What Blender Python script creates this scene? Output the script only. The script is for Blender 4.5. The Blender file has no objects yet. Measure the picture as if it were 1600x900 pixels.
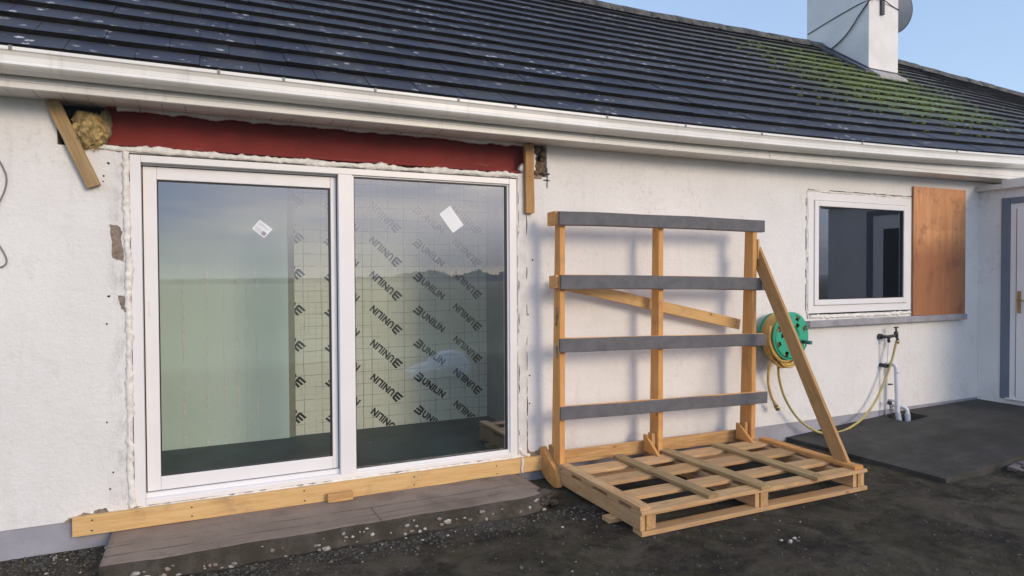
import bpy, bmesh, math, random
from mathutils import Vector, Matrix, noise
R = math.radians
sc = bpy.context.scene
COL = sc.collection
rnd = random.Random(7)

# ------------------------------------------------------------------ camera, sky, sun, exposure
cam = bpy.data.cameras.new('camera')
camo = bpy.data.objects.new('camera', cam)
COL.objects.link(camo)
cam.sensor_fit = 'HORIZONTAL'
cam.sensor_width = 36.0
cam.lens = 36.0 * 1013.9 / 1600.0
cam.clip_end = 3000
_yaw, _pitch, _roll = R(24.93), R(-1.107), R(-0.27)
_f = Vector((math.sin(_yaw) * math.cos(_pitch), math.cos(_yaw) * math.cos(_pitch), math.sin(_pitch)))
_r = Vector((math.cos(_yaw), -math.sin(_yaw), 0))
_u = _r.cross(_f)
_r2 = math.cos(_roll) * _r + math.sin(_roll) * _u
_u2 = -math.sin(_roll) * _r + math.cos(_roll) * _u
M = Matrix((_r2, _u2, -_f)).transposed().to_4x4()
M.translation = Vector((0, -4.565, 1.408))
camo.matrix_world = M
sc.camera = camo

SUN_EL, SUN_AZ = 18.5, 20.0          # azimuth measured from the wall normal towards +X
to_sun = Vector((math.sin(R(SUN_AZ)) * math.cos(R(SUN_EL)), -math.cos(R(SUN_AZ)) * math.cos(R(SUN_EL)), math.sin(R(SUN_EL))))
world = bpy.data.worlds.new('World')
sc.world = world
world.use_nodes = True
wn, wl = world.node_tree.nodes, world.node_tree.links
wn.clear()
w_out = wn.new('ShaderNodeOutputWorld')
w_bg = wn.new('ShaderNodeBackground')
w_bg.inputs['Strength'].default_value = 0.130
sky = wn.new('ShaderNodeTexSky')
sky.sky_type = 'NISHITA'
sky.sun_disc = False
sky.sun_elevation = R(SUN_EL)
sky.sun_rotation = math.atan2(to_sun.x, to_sun.y)
sky.air_density = 1.0
sky.dust_density = 0.6
sky.ozone_density = 1.0
w_tc = wn.new('ShaderNodeTexCoord')
w_map = wn.new('ShaderNodeMapping')
w_map.inputs['Scale'].default_value = (1.3, 1.3, 6.5)
w_noise = wn.new('ShaderNodeTexNoise')
w_noise.inputs['Scale'].default_value = 1.6
w_noise.inputs['Detail'].default_value = 6
w_noise.inputs['Roughness'].default_value = 0.55
w_ramp = wn.new('ShaderNodeMapRange')
w_ramp.interpolation_type = 'SMOOTHSTEP'
w_ramp.inputs[1].default_value = 0.20
w_ramp.inputs[2].default_value = 0.50
w_sep = wn.new('ShaderNodeSeparateXYZ')
w_mask = wn.new('ShaderNodeMapRange')     # clouds bank up on the sun's side of the sky
w_mask.interpolation_type = 'SMOOTHSTEP'
w_mask.inputs[1].default_value = 0.15
w_mask.inputs[2].default_value = -0.45
w_mul = wn.new('ShaderNodeMath'); w_mul.operation = 'MULTIPLY'
w_mul2 = wn.new('ShaderNodeMath'); w_mul2.operation = 'MULTIPLY'
w_mul2.inputs[1].default_value = 0.93
w_mix = wn.new('ShaderNodeMix'); w_mix.data_type = 'RGBA'
w_tone = wn.new('ShaderNodeMix'); w_tone.data_type = 'RGBA'      # grey-lavender cloud, paler and warmer in its thin parts
w_tone.inputs[6].default_value = (4.6, 6.2, 9.6, 1)
w_tone.inputs[7].default_value = (9.6, 10.0, 11.4, 1)
w_noise2 = wn.new('ShaderNodeTexNoise')
w_noise2.inputs['Scale'].default_value = 2.1
w_noise2.inputs['Detail'].default_value = 5
w_map2 = wn.new('ShaderNodeMapping')
w_map2.inputs['Scale'].default_value = (1.0, 1.0, 9.0)
w_map2.inputs['Location'].default_value = (3.1, 1.7, 0.4)
w_ramp2 = wn.new('ShaderNodeMapRange')
w_ramp2.interpolation_type = 'SMOOTHSTEP'
w_ramp2.inputs[1].default_value = 0.40
w_ramp2.inputs[2].default_value = 0.68
wl.new(w_tc.outputs['Generated'], w_map2.inputs['Vector'])
wl.new(w_map2.outputs[0], w_noise2.inputs['Vector'])
wl.new(w_noise2.outputs['Fac'], w_ramp2.inputs[0])
wl.new(w_ramp2.outputs[0], w_tone.inputs[0])
# cloud towards the sun glows warm
w_dot = wn.new('ShaderNodeVectorMath'); w_dot.operation = 'DOT_PRODUCT'
w_dot.inputs[1].default_value = to_sun
wl.new(w_tc.outputs['Generated'], w_dot.inputs[0])
w_glow = wn.new('ShaderNodeMapRange')
w_glow.interpolation_type = 'SMOOTHSTEP'
w_glow.inputs[1].default_value = 0.86
w_glow.inputs[2].default_value = 0.985
wl.new(w_dot.outputs['Value'], w_glow.inputs[0])
w_warm = wn.new('ShaderNodeMix'); w_warm.data_type = 'RGBA'; w_warm.blend_type = 'ADD'
w_warm.inputs[7].default_value = (5.6, 3.9, 2.4, 1)
wl.new(w_glow.outputs[0], w_warm.inputs[0])
wl.new(w_tone.outputs[2], w_warm.inputs[6])
# and greys off towards the horizon
w_low = wn.new('ShaderNodeMapRange')
w_low.interpolation_type = 'SMOOTHSTEP'
w_low.inputs[1].default_value = 0.10
w_low.inputs[2].default_value = 0.0
w_low.inputs[3].default_value = 0.0
w_low.inputs[4].default_value = 0.8
wl.new(w_sep.outputs['Z'], w_low.inputs[0])
w_grey = wn.new('ShaderNodeMix'); w_grey.data_type = 'RGBA'
w_grey.inputs[7].default_value = (3.9, 4.6, 5.6, 1)
wl.new(w_low.outputs[0], w_grey.inputs[0])
wl.new(w_warm.outputs[2], w_grey.inputs[6])
wl.new(w_grey.outputs[2], w_mix.inputs[7])
# thin high veil that lifts the clear winter sky
w_veil = wn.new('ShaderNodeMix'); w_veil.data_type = 'RGBA'; w_veil.blend_type = 'ADD'
w_veil.inputs[0].default_value = 1.0
w_veil.inputs[7].default_value = (1.70, 2.25, 3.35, 1)
wl.new(w_tc.outputs['Generated'], w_map.inputs['Vector'])
wl.new(w_map.outputs[0], w_noise.inputs['Vector'])
wl.new(w_noise.outputs['Fac'], w_ramp.inputs[0])
wl.new(w_tc.outputs['Generated'], w_sep.inputs[0])
wl.new(w_sep.outputs['Y'], w_mask.inputs[0])
wl.new(w_ramp.outputs[0], w_mul.inputs[0])
wl.new(w_mask.outputs[0], w_mul.inputs[1])
wl.new(w_mul.outputs[0], w_mul2.inputs[0])
wl.new(w_mul2.outputs[0], w_mix.inputs[0])
wl.new(sky.outputs[0], w_veil.inputs[6])
wl.new(w_veil.outputs[2], w_mix.inputs[6])
wl.new(w_mix.outputs[2], w_bg.inputs['Color'])
wl.new(w_bg.outputs[0], w_out.inputs['Surface'])

sl = bpy.data.lights.new('sun', 'SUN')
sl.energy = 1.76
sl.angle = R(19)                      # hazy winter sun: soft shadows on the wall behind the rack
sl.color = (1.0, 0.80, 0.585)
slo = bpy.data.objects.new('sun', sl)
COL.objects.link(slo)
slo.rotation_euler = (-to_sun).to_track_quat('-Z', 'Y').to_euler()
slo.location = to_sun * 40

sc.view_settings.view_transform = 'Standard'
sc.view_settings.look = 'None'
sc.view_settings.exposure = 0.05
sc.view_settings.gamma = 1.0
sc.view_settings.use_curve_mapping = False
sc.render.engine = 'CYCLES'
sc.cycles.max_bounces = 8
sc.cycles.transparent_max_bounces = 12
sc.cycles.use_denoising = True

# ------------------------------------------------------------------ material helpers
def newmat(name):
    m = bpy.data.materials.new(name)
    m.use_nodes = True
    nt = m.node_tree
    b = nt.nodes['Principled BSDF']
    return m, nt, b

class NT:
    def __init__(s, nt): s.nt = nt; s.n = nt.nodes; s.l = nt.links
    def link(s, a, b): s.l.new(a, b)
    def coords(s, kind='Position'):
        if kind == 'Position':
            return s.n.new('ShaderNodeNewGeometry').outputs['Position']
        return s.n.new('ShaderNodeTexCoord').outputs[kind]
    def mapping(s, vec, scale=(1, 1, 1), loc=(0, 0, 0), rot=(0, 0, 0)):
        m = s.n.new('ShaderNodeMapping')
        m.inputs['Scale'].default_value = scale
        m.inputs['Location'].default_value = loc
        m.inputs['Rotation'].default_value = rot
        s.link(vec, m.inputs['Vector'])
        return m.outputs[0]
    def noise(s, vec, scale, detail=4, rough=0.5, dist=0.0):
        t = s.n.new('ShaderNodeTexNoise')
        t.inputs['Scale'].default_value = scale
        t.inputs['Detail'].default_value = detail
        t.inputs['Roughness'].default_value = rough
        t.inputs['Distortion'].default_value = dist
        s.link(vec, t.inputs['Vector'])
        return t.outputs['Fac']
    def voronoi(s, vec, scale, feature='F1', rnd_=1.0):
        t = s.n.new('ShaderNodeTexVoronoi')
        t.feature = feature
        t.inputs['Scale'].default_value = scale
        t.inputs['Randomness'].default_value = rnd_
        s.link(vec, t.inputs['Vector'])
        return t.outputs['Distance']
    def rng(s, v, a, b, c=0.0, d=1.0, smooth=True):
        t = s.n.new('ShaderNodeMapRange')
        if smooth: t.interpolation_type = 'SMOOTHSTEP'
        s.link(v, t.inputs[0])
        t.inputs[1].default_value = a; t.inputs[2].default_value = b
        t.inputs[3].default_value = c; t.inputs[4].default_value = d
        return t.outputs[0]
    def math(s, op, a, b=None):
        t = s.n.new('ShaderNodeMath'); t.operation = op
        for i, v in enumerate((a, b)):
            if v is None: continue
            if hasattr(v, 'is_output') or hasattr(v, 'links'): s.link(v, t.inputs[i])
            else: t.inputs[i].default_value = v
        return t.outputs[0]
    def mix(s, f, a, b):
        t = s.n.new('ShaderNodeMix'); t.data_type = 'RGBA'
        if hasattr(f, 'links'): s.link(f, t.inputs[0])
        else: t.inputs[0].default_value = f
        for i, v in ((6, a), (7, b)):
            if hasattr(v, 'links'): s.link(v, t.inputs[i])
            else: t.inputs[i].default_value = (*v, 1)
        return t.outputs[2]
    def sep(s, v):
        t = s.n.new('ShaderNodeSeparateXYZ'); s.link(v, t.inputs[0]); return t.outputs
    def bump(s, h, b, strength=0.3, dist=0.01):
        t = s.n.new('ShaderNodeBump')
        t.inputs['Strength'].default_value = strength
        t.inputs['Distance'].default_value = dist
        s.link(h, t.inputs['Height'])
        s.link(t.outputs[0], b.inputs['Normal'])
        return t

def plain(name, col, rough=0.6, var=0.12, scale=9.0, bump=0.0, bscale=60, metallic=0.0, spec=0.5, coord='Object'):
    m, nt, b = newmat(name)
    T = NT(nt)
    v = T.coords(coord)
    n = T.noise(v, scale, 5, 0.6)
    f = T.rng(n, 0.3, 0.7)
    c0 = tuple(max(0, x * (1 - var)) for x in col); c1 = tuple(min(1, x * (1 + var)) for x in col)
    T.link(T.mix(f, c0, c1), b.inputs['Base Color'])
    b.inputs['Roughness'].default_value = rough
    b.inputs['Metallic'].default_value = metallic
    b.inputs['Specular IOR Level'].default_value = spec
    if bump > 0:
        T.bump(T.noise(v, bscale, 4, 0.6), b, bump, 0.004)
    return m

def mat_render():
    m, nt, b = newmat('painted_render')
    T = NT(nt); v = T.coords()
    big = T.noise(v, 0.9, 5, 0.6)
    mid = T.noise(v, 5.0, 6, 0.65)
    c = T.mix(T.rng(big, 0.3, 0.7), (0.715, 0.705, 0.68), (0.795, 0.79, 0.765))
    c = T.mix(T.math('MULTIPLY', T.rng(mid, 0.54, 0.74), 0.34), c, (0.62, 0.585, 0.55))
    dr = T.noise(T.mapping(v, (7, 1, 0.7)), 2.4, 6, 0.65)
    c = T.mix(T.math('MULTIPLY', T.rng(dr, 0.54, 0.74), 0.26), c, (0.56, 0.53, 0.50))
    wn_ = T.math('MULTIPLY', T.rng(T.noise(v, 1.7, 4, 0.6), 0.50, 0.66), T.rng(T.noise(v, 24, 5, 0.7), 0.50, 0.62))
    c = T.mix(T.math('MULTIPLY', wn_, 0.35), c, (0.50, 0.46, 0.42))
    # horizontal trowel and brush streaks
    st = T.noise(T.mapping(v, (1.2, 1, 26)), 2.0, 6, 0.6)
    c = T.mix(T.math('MULTIPLY', T.rng(st, 0.52, 0.72), 0.22), c, (0.64, 0.62, 0.60))
    # splash-back dirt on the lowest courses, scattered grime specks
    z = T.sep(v)['Z']
    low = T.math('MULTIPLY', T.rng(z, 0.30, -0.05), T.rng(T.noise(v, 7.0, 6, 0.7), 0.45, 0.75))
    c = T.mix(T.math('MULTIPLY', low, 0.35), c, (0.40, 0.37, 0.33))
    sp = T.rng(T.noise(v, 55.0, 3, 0.7), 0.70, 0.78)
    sp = T.math('MULTIPLY', sp, T.rng(T.noise(v, 2.3, 3, 0.5), 0.50, 0.66))
    c = T.mix(T.math('MULTIPLY', sp, 0.75), c, (0.22, 0.20, 0.18))
    # grey smears along the cut edges of the door opening
    px = T.sep(v)['X']
    sm = T.math('MULTIPLY', T.rng(px, -0.60, -0.47), T.rng(T.noise(T.mapping(v, (2.2, 1, 1)), 5.5, 6, 0.7), 0.44, 0.68))
    c = T.mix(T.math('MULTIPLY', T.math('MULTIPLY', sm, T.rng(px, -0.40, -0.44)), 0.55), c, (0.27, 0.25, 0.235))
    T.link(c, b.inputs['Base Color'])
    b.inputs['Roughness'].default_value = 0.85
    h = T.math('ADD', T.math('MULTIPLY', T.noise(v, 70, 5, 0.65), 0.6), T.math('ADD', T.math('MULTIPLY', st, 0.12), T.math('MULTIPLY', mid, 1.1)))
    h = T.math('ADD', h, T.math('MULTIPLY', T.rng(T.noise(v, 26, 6, 0.7), 0.35, 0.7), 0.45))
    T.bump(h, b, 0.36, 0.012)
    return m

def mat_wood(name, c_light, c_dark, knot=(0.20, 0.085, 0.03), grey=0.0):
    m, nt, b = newmat(name)
    T = NT(nt)
    tc = nt.nodes.new('ShaderNodeTexCoord')
    oi = nt.nodes.new('ShaderNodeObjectInfo')
    add = nt.nodes.new('ShaderNodeVectorMath'); add.operation = 'ADD'
    comb = nt.nodes.new('ShaderNodeCombineXYZ')
    T.link(T.math('MULTIPLY', oi.outputs['Random'], 37.0), comb.inputs[0])
    T.link(T.math('MULTIPLY', oi.outputs['Random'], 11.0), comb.inputs[1])
    T.link(tc.outputs['Object'], add.inputs[0]); T.link(comb.outputs[0], add.inputs[1])
    v = add.outputs[0]
    g = T.noise(T.mapping(v, (1.6, 26, 26)), 2.2, 6, 0.6, 0.6)
    fine = T.noise(T.mapping(v, (4, 160, 160)), 2.0, 3, 0.6)
    c = T.mix(T.rng(g, 0.32, 0.68), c_dark, c_light)
    c = T.mix(T.math('MULTIPLY', T.rng(fine, 0.5, 0.75), 0.35), c, tuple(x * 0.62 for x in c_dark))
    tone = T.math('MULTIPLY', oi.outputs['Random'], 0.62)
    c = T.mix(tone, c, tuple(x * 0.72 for x in c_dark))
    k = T.voronoi(T.mapping(v, (5.0, 9.0, 9.0)), 1.0)
    km = T.math('MULTIPLY', T.rng(k, 0.135, 0.06), T.rng(T.noise(v, 2.2, 2, 0.5), 0.45, 0.6))
    c = T.mix(T.math('MULTIPLY', km, 0.85), c, knot)
    st = T.noise(v, 5.0, 5, 0.65)
    c = T.mix(T.math('MULTIPLY', T.rng(st, 0.5, 0.78), 0.45), c, (0.16, 0.115, 0.075))
    if grey > 0:
        c = T.mix(T.math('MULTIPLY', T.rng(T.noise(v, 3.0, 4, 0.6), 0.3, 0.7), grey), c, (0.27, 0.23, 0.18))
    T.link(c, b.inputs['Base Color'])
    b.inputs['Roughness'].default_value = 0.72
    b.inputs['Specular IOR Level'].default_value = 0.25
    T.bump(T.math('ADD', g, T.math('MULTIPLY', fine, 0.6)), b, 0.35, 0.004)
    return m

def mat_roof():
    m, nt, b = newmat('roof_tile')
    T = NT(nt); v = T.coords()
    P = T.sep(v)
    n = T.noise(v, 1.4, 5, 0.6)
    c = T.mix(T.rng(n, 0.3, 0.7), (0.020, 0.023, 0.036), (0.034, 0.037, 0.052))
    tile = nt.nodes.new('ShaderNodeTexWhiteNoise'); tile.noise_dimensions = '2D'
    sx = nt.nodes.new('ShaderNodeVectorMath'); sx.operation = 'SNAP'
    sx.inputs[1].default_value = (0.33, 0.1969, 100)
    T.link(T.mapping(v, loc=(0, 0.350, 0)), sx.inputs[0]); T.link(sx.outputs[0], tile.inputs['Vector'])
    c = T.mix(T.math('MULTIPLY', T.math('POWER', tile.outputs['Value'], 1.6), 0.8), c, (0.055, 0.054, 0.058))
    # browner, dirtier towards the far upper part of the slope
    br = T.math('MULTIPLY', T.rng(P['X'], 2.0, 9.0), T.rng(P['Y'], -0.1, 1.8))
    c = T.mix(T.math('MULTIPLY', br, 0.75), c, (0.105, 0.093, 0.078))
    # moss fed by the water running off the chimney
    mx = T.math('MULTIPLY', T.rng(P['X'], 6.2, 7.8), T.rng(P['X'], 10.4, 8.6))
    my = T.math('MULTIPLY', T.rng(P['Y'], 0.1, 0.8), T.rng(P['Y'], 2.7, 2.3))
    mm = T.math('MULTIPLY', T.math('MULTIPLY', mx, my), T.rng(T.noise(v, 3.4, 5, 0.7), 0.30, 0.52))
    c = T.mix(T.math('MULTIPLY', mm, 0.95), c, (0.120, 0.165, 0.026))
    # pale lichen spots
    l = T.voronoi(v, 9.0)
    lm = T.math('MULTIPLY', T.rng(l, 0.28, 0.16), T.rng(T.noise(v, 1.5, 5, 0.65), 0.47, 0.60))
    lm = T.math('MULTIPLY', lm, T.rng(T.noise(v, 60, 3, 0.7), 0.40, 0.56))
    l2 = T.math('MULTIPLY', T.rng(T.noise(v, 26.0, 3, 0.6), 0.63, 0.69), T.rng(T.noise(v, 1.9, 4, 0.65), 0.50, 0.62))
    lm = T.math('MAXIMUM', lm, T.math('MULTIPLY', l2, 0.7))
    c = T.mix(T.math('MULTIPLY', lm, 0.95), c, (0.60, 0.61, 0.60))
    T.link(c, b.inputs['Base Color'])
    b.inputs['Roughness'].default_value = 0.55
    b.inputs['Specular IOR Level'].default_value = 0.35
    T.bump(T.noise(v, 120, 3, 0.6), b, 0.25, 0.004)
    return m

def mat_ground():
    m, nt, b = newmat('yard_ground')
    T = NT(nt); v = T.coords()
    P = T.sep(v)
    n1 = T.noise(v, 1.3, 6, 0.65)
    n2 = T.noise(v, 9.0, 6, 0.7)
    n3 = T.noise(v, 90.0, 4, 0.7)
    c = T.mix(T.rng(n2, 0.35, 0.7), (0.022, 0.018, 0.013), (0.062, 0.051, 0.037))
    bl = T.noise(v, 2.6, 7, 0.72, 0.6)
    c = T.mix(T.math('MULTIPLY', T.rng(bl, 0.44, 0.62), 0.75), c, (0.105, 0.088, 0.066))
    c = T.mix(T.math('MULTIPLY', T.rng(bl, 0.44, 0.30), 0.85), c, (0.009, 0.009, 0.008))
    moss = T.math('MULTIPLY', T.rng(n1, 0.40, 0.60), T.rng(T.noise(v, 16, 5, 0.7), 0.36, 0.66))
    c = T.mix(T.math('MULTIPLY', moss, 0.85), c, (0.044, 0.041, 0.015))
    gv = T.rng(T.noise(v, 3.1, 6, 0.75), 0.50, 0.72)
    c = T.mix(T.math('MULTIPLY', gv, 0.7), c, (0.066, 0.054, 0.040))
    c = T.mix(T.math('MULTIPLY', T.rng(n3, 0.56, 0.74), 0.6), c, (0.125, 0.110, 0.090))
    spk = T.math('MULTIPLY', T.rng(T.voronoi(v, 26.0), 0.15, 0.09), T.rng(T.noise(v, 5.0, 3, 0.6), 0.50, 0.62))
    c = T.mix(T.math('MULTIPLY', spk, 0.4), c, (0.20, 0.18, 0.15))
    c = T.mix(T.math('MULTIPLY', T.rng(n3, 0.42, 0.28), 0.7), c, (0.010, 0.010, 0.011))
    gr = T.rng(P['Y'], -7.0, -8.5)
    g = T.mix(T.rng(T.noise(v, 0.05, 5, 0.6), 0.35, 0.65), (0.19, 0.215, 0.135), (0.24, 0.265, 0.18))  # pale grass: brightness of distant haze is put into the field colour
    dk = T.math('MULTIPLY', T.rng(T.math('DIVIDE', P['X'], T.math('SUBTRACT', 0.0, P['Y'])), 0.16, 0.34), T.rng(P['Y'], -6.0, -14.0))
    g = T.mix(T.math('MULTIPLY', dk, 0.85), g, (0.055, 0.068, 0.036))
    c = T.mix(gr, c, g)
    T.link(c, b.inputs['Base Color'])
    b.inputs['Roughness'].default_value = 0.9
    b.inputs['Specular IOR Level'].default_value = 0.12
    T.bump(T.math('ADD', n3, T.math('MULTIPLY', n2, 0.8)), b, 0.8, 0.014)
    return m

def mat_concrete(name, a, d, moss=0.0, mosscol=(0.05, 0.045, 0.02), rough=0.85, bump=0.5):
    m, nt, b = newmat(name)
    T = NT(nt); v = T.coords()
    n1 = T.noise(v, 2.2, 6, 0.65); n2 = T.noise(v, 22, 5, 0.7); n3 = T.noise(v, 140, 3, 0.6)
    c = T.mix(T.rng(n1, 0.3, 0.7), a, d)
    st = T.noise(T.mapping(v, (0.6, 14, 3)), 2.0, 5, 0.6)
    c = T.mix(T.math('MULTIPLY', T.rng(st, 0.5, 0.7), 0.35), c, tuple(x * 0.55 for x in a))
    c = T.mix(T.math('MULTIPLY', T.rng(n2, 0.55, 0.75), 0.5), c, tuple(x * 0.5 for x in a))
    c = T.mix(T.math('MULTIPLY', T.rng(n3, 0.6, 0.75), 0.4), c, tuple(min(1, x * 1.9) for x in d))
    if moss > 0:
        c = T.mix(T.math('MULTIPLY', T.rng(T.noise(v, 6, 5, 0.7), 0.35, 0.6), moss), c, mosscol)
    T.link(c, b.inputs['Base Color'])
    b.inputs['Roughness'].default_value = rough
    T.bump(T.math('ADD', n2, T.math('MULTIPLY', n3, 0.5)), b, bump, 0.008)
    return m

def step_joints(m):
    nt = m.node_tree; T = NT(nt); b = nt.nodes['Principled BSDF']
    v = T.coords(); P = T.sep(v)
    src = b.inputs['Base Color'].links[0].from_socket
    wob = T.math('MULTIPLY', T.math('SUBTRACT', T.noise(v, 4.0, 4, 0.6), 0.5), 0.03)
    y = T.math('ADD', P['Y'], wob)
    tot = None
    for y0 in (-0.30, -0.43):
        l = T.rng(T.math('ABSOLUTE', T.math('SUBTRACT', y, y0)), 0.010, 0.003)
        tot = l if tot is None else T.math('MAXIMUM', tot, l)
    for x0 in (0.02, 0.95):
        l = T.math('MULTIPLY', T.rng(T.math('ABSOLUTE', T.math('SUBTRACT', T.math('ADD', P['X'], wob), x0)), 0.010, 0.003), T.rng(P['Y'], -0.28, -0.32))
        tot = T.math('MAXIMUM', tot, l)
    tot = T.math('MULTIPLY', tot, T.rng(T.noise(v, 5.0, 4, 0.6), 0.36, 0.56))
    c = T.mix(T.math('MULTIPLY', tot, 0.75), src, (0.045, 0.035, 0.027))
    c = T.mix(T.math('MULTIPLY', T.rng(T.noise(v, 3.0, 6, 0.7), 0.52, 0.70), 0.5), c, (0.075, 0.060, 0.045))
    c = T.mix(T.math('MULTIPLY', T.rng(T.noise(v, 38.0, 3, 0.6), 0.68, 0.74), 0.6), c, (0.34, 0.31, 0.28))
    T.link(c, b.inputs['Base Color'])
    return m

def mat_glass(name, tint, refl_scale, base):
    m, nt, b = newmat(name)
    nt.nodes.remove(b)
    T = NT(nt)
    out = [n for n in nt.nodes if n.type == 'OUTPUT_MATERIAL'][0]
    tr = nt.nodes.new('ShaderNodeBsdfTransparent'); tr.inputs[0].default_value = (*tint, 1)
    gl = nt.nodes.new('ShaderNodeBsdfGlossy'); gl.inputs['Roughness'].default_value = 0.0
    gl.inputs[0].default_value = (0.93, 0.96, 1.0, 1)
    fr = nt.nodes.new('ShaderNodeFresnel'); fr.inputs[0].default_value = 1.5
    geo = nt.nodes.new('ShaderNodeNewGeometry')
    fac = T.math('ADD', T.math('MULTIPLY', fr.outputs[0], refl_scale), base)
    fac = T.math('MULTIPLY', fac, T.math('SUBTRACT', 1.0, geo.outputs['Backfacing']))
    mx = nt.nodes.new('ShaderNodeMixShader')
    T.link(fac, mx.inputs[0]); T.link(tr.outputs[0], mx.inputs[1]); T.link(gl.outputs[0], mx.inputs[2])
    # very slight waviness of the pane
    bm_ = nt.nodes.new('ShaderNodeBump'); bm_.inputs['Strength'].default_value = 0.02; bm_.inputs['Distance'].default_value = 0.01
    T.link(T.noise(geo.outputs['Position'], 1.3, 2, 0.5), bm_.inputs['Height'])
    T.link(bm_.outputs[0], gl.inputs['Normal'])
    T.link(mx.outputs[0], out.inputs['Surface'])
    return m

def mat_soffit():
    m, nt, b = newmat('soffit_board')
    T = NT(nt); v = T.coords(); P = T.sep(v)
    fx = T.math('FRACT', T.math('DIVIDE', T.math('ADD', P['X'], 20.0), 0.125))
    line = T.rng(T.math('ABSOLUTE', T.math('SUBTRACT', fx, 0.5)), 0.455, 0.49)
    c = T.mix(T.rng(T.noise(v, 6, 5, 0.6), 0.3, 0.7), (0.66, 0.64, 0.60), (0.76, 0.74, 0.70))
    c = T.mix(T.math('MULTIPLY', T.rng(T.noise(v, 3, 5, 0.7), 0.5, 0.7), 0.4), c, (0.42, 0.37, 0.32))
    line = T.math('MULTIPLY', line, T.rng(T.noise(v, 8.0, 4, 0.6), 0.42, 0.62))
    c = T.mix(T.math('MULTIPLY', line, 0.7), c, (0.15, 0.12, 0.10))
    T.link(c, b.inputs['Base Color']); b.inputs['Roughness'].default_value = 0.5
    return m

def mat_foil():
    m, nt, b = newmat('foil_facing')
    T = NT(nt); v = T.coords(); P = T.sep(v)
    wob = T.math('MULTIPLY', T.noise(v, 2.5, 3, 0.5), 0.03)
    def grid(axis, period, w, off):
        f = T.math('FRACT', T.math('DIVIDE', T.math('ADD', T.math('ADD', P[axis], wob), off), period))
        return T.rng(T.math('ABSOLUTE', T.math('SUBTRACT', f, 0.5)), 0.5 - w, 0.5 - w * 0.35)
    g = T.math('MAXIMUM', grid('X', 0.148, 0.03, 5.03), grid('Z', 0.105, 0.036, 5.0))
    g = T.math('MULTIPLY', g, T.rng(T.noise(v, 4.0, 4, 0.6), 0.34, 0.52))
    g2 = T.math('MULTIPLY', T.math('MAXIMUM', grid('X', 0.061, 0.04, 5.2), grid('Z', 0.047, 0.04, 5.1)), T.rng(T.noise(v, 6.0, 4, 0.6), 0.46, 0.62))
    g = T.math('MAXIMUM', T.math('MULTIPLY', g, 0.62), T.math('MULTIPLY', g2, 0.4))
    c = T.mix(T.rng(T.noise(v, 2.0, 4, 0.6), 0.3, 0.7), (0.70, 0.73, 0.61), (0.78, 0.80, 0.68))
    c = T.mix(g, c, (0.10, 0.11, 0.09))
    T.link(c, b.inputs['Base Color'])
    b.inputs['Roughness'].default_value = 0.6
    b.inputs['Specular IOR Level'].default_value = 0.2
    T.bump(T.noise(v, 14, 4, 0.6), b, 0.15, 0.006)
    return m

def mat_plasterboard():
    m, nt, b = newmat('pale_green_board')
    T = NT(nt); v = T.coords(); P = T.sep(v)
    c = T.mix(T.rng(T.noise(v, 1.3, 4, 0.6), 0.3, 0.7), (0.58, 0.73, 0.655), (0.64, 0.78, 0.71))
    tot = None
    for x0, wd in ((-0.20, 0.016), (-0.03, 0.016), (0.10, 0.010), (0.195, 0.016), (0.27, 0.007), (0.345, 0.010)):
        band = T.rng(T.math('ABSOLUTE', T.math('SUBTRACT', P['X'], x0)), wd, wd * 0.3)
        tot = band if tot is None else T.math('MAXIMUM', tot, band)
    sc_ = T.rng(T.noise(T.mapping(v, (110, 60, 34)), 1.0, 5, 0.75), 0.46, 0.54)
    tear = T.math('MULTIPLY', T.math('MULTIPLY', tot, sc_), T.rng(T.noise(v, 3.1, 3, 0.6), 0.38, 0.52))
    z = T.rng(P['Z'], 1.62, 1.45)
    tear = T.math('MULTIPLY', tear, z)
    c = T.mix(T.math('MULTIPLY', tear, 0.95), c, (0.86, 0.88, 0.78))
    ed = T.math('MULTIPLY', T.math('MULTIPLY', tot, T.rng(T.noise(T.mapping(v, (120, 60, 30), (3, 0, 0)), 1.0, 5, 0.75), 0.56, 0.62)), z)
    c = T.mix(T.math('MULTIPLY', ed, 0.35), c, (0.24, 0.28, 0.23))
    T.link(c, b.inputs['Base Color'])
    b.inputs['Roughness'].default_value = 0.6
    T.bump(T.math('ADD', T.math('MULTIPLY', tear, 1.2), T.math('MULTIPLY', T.noise(v, 30, 4, 0.6), 0.25)), b, 0.45, 0.005)
    return m

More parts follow.
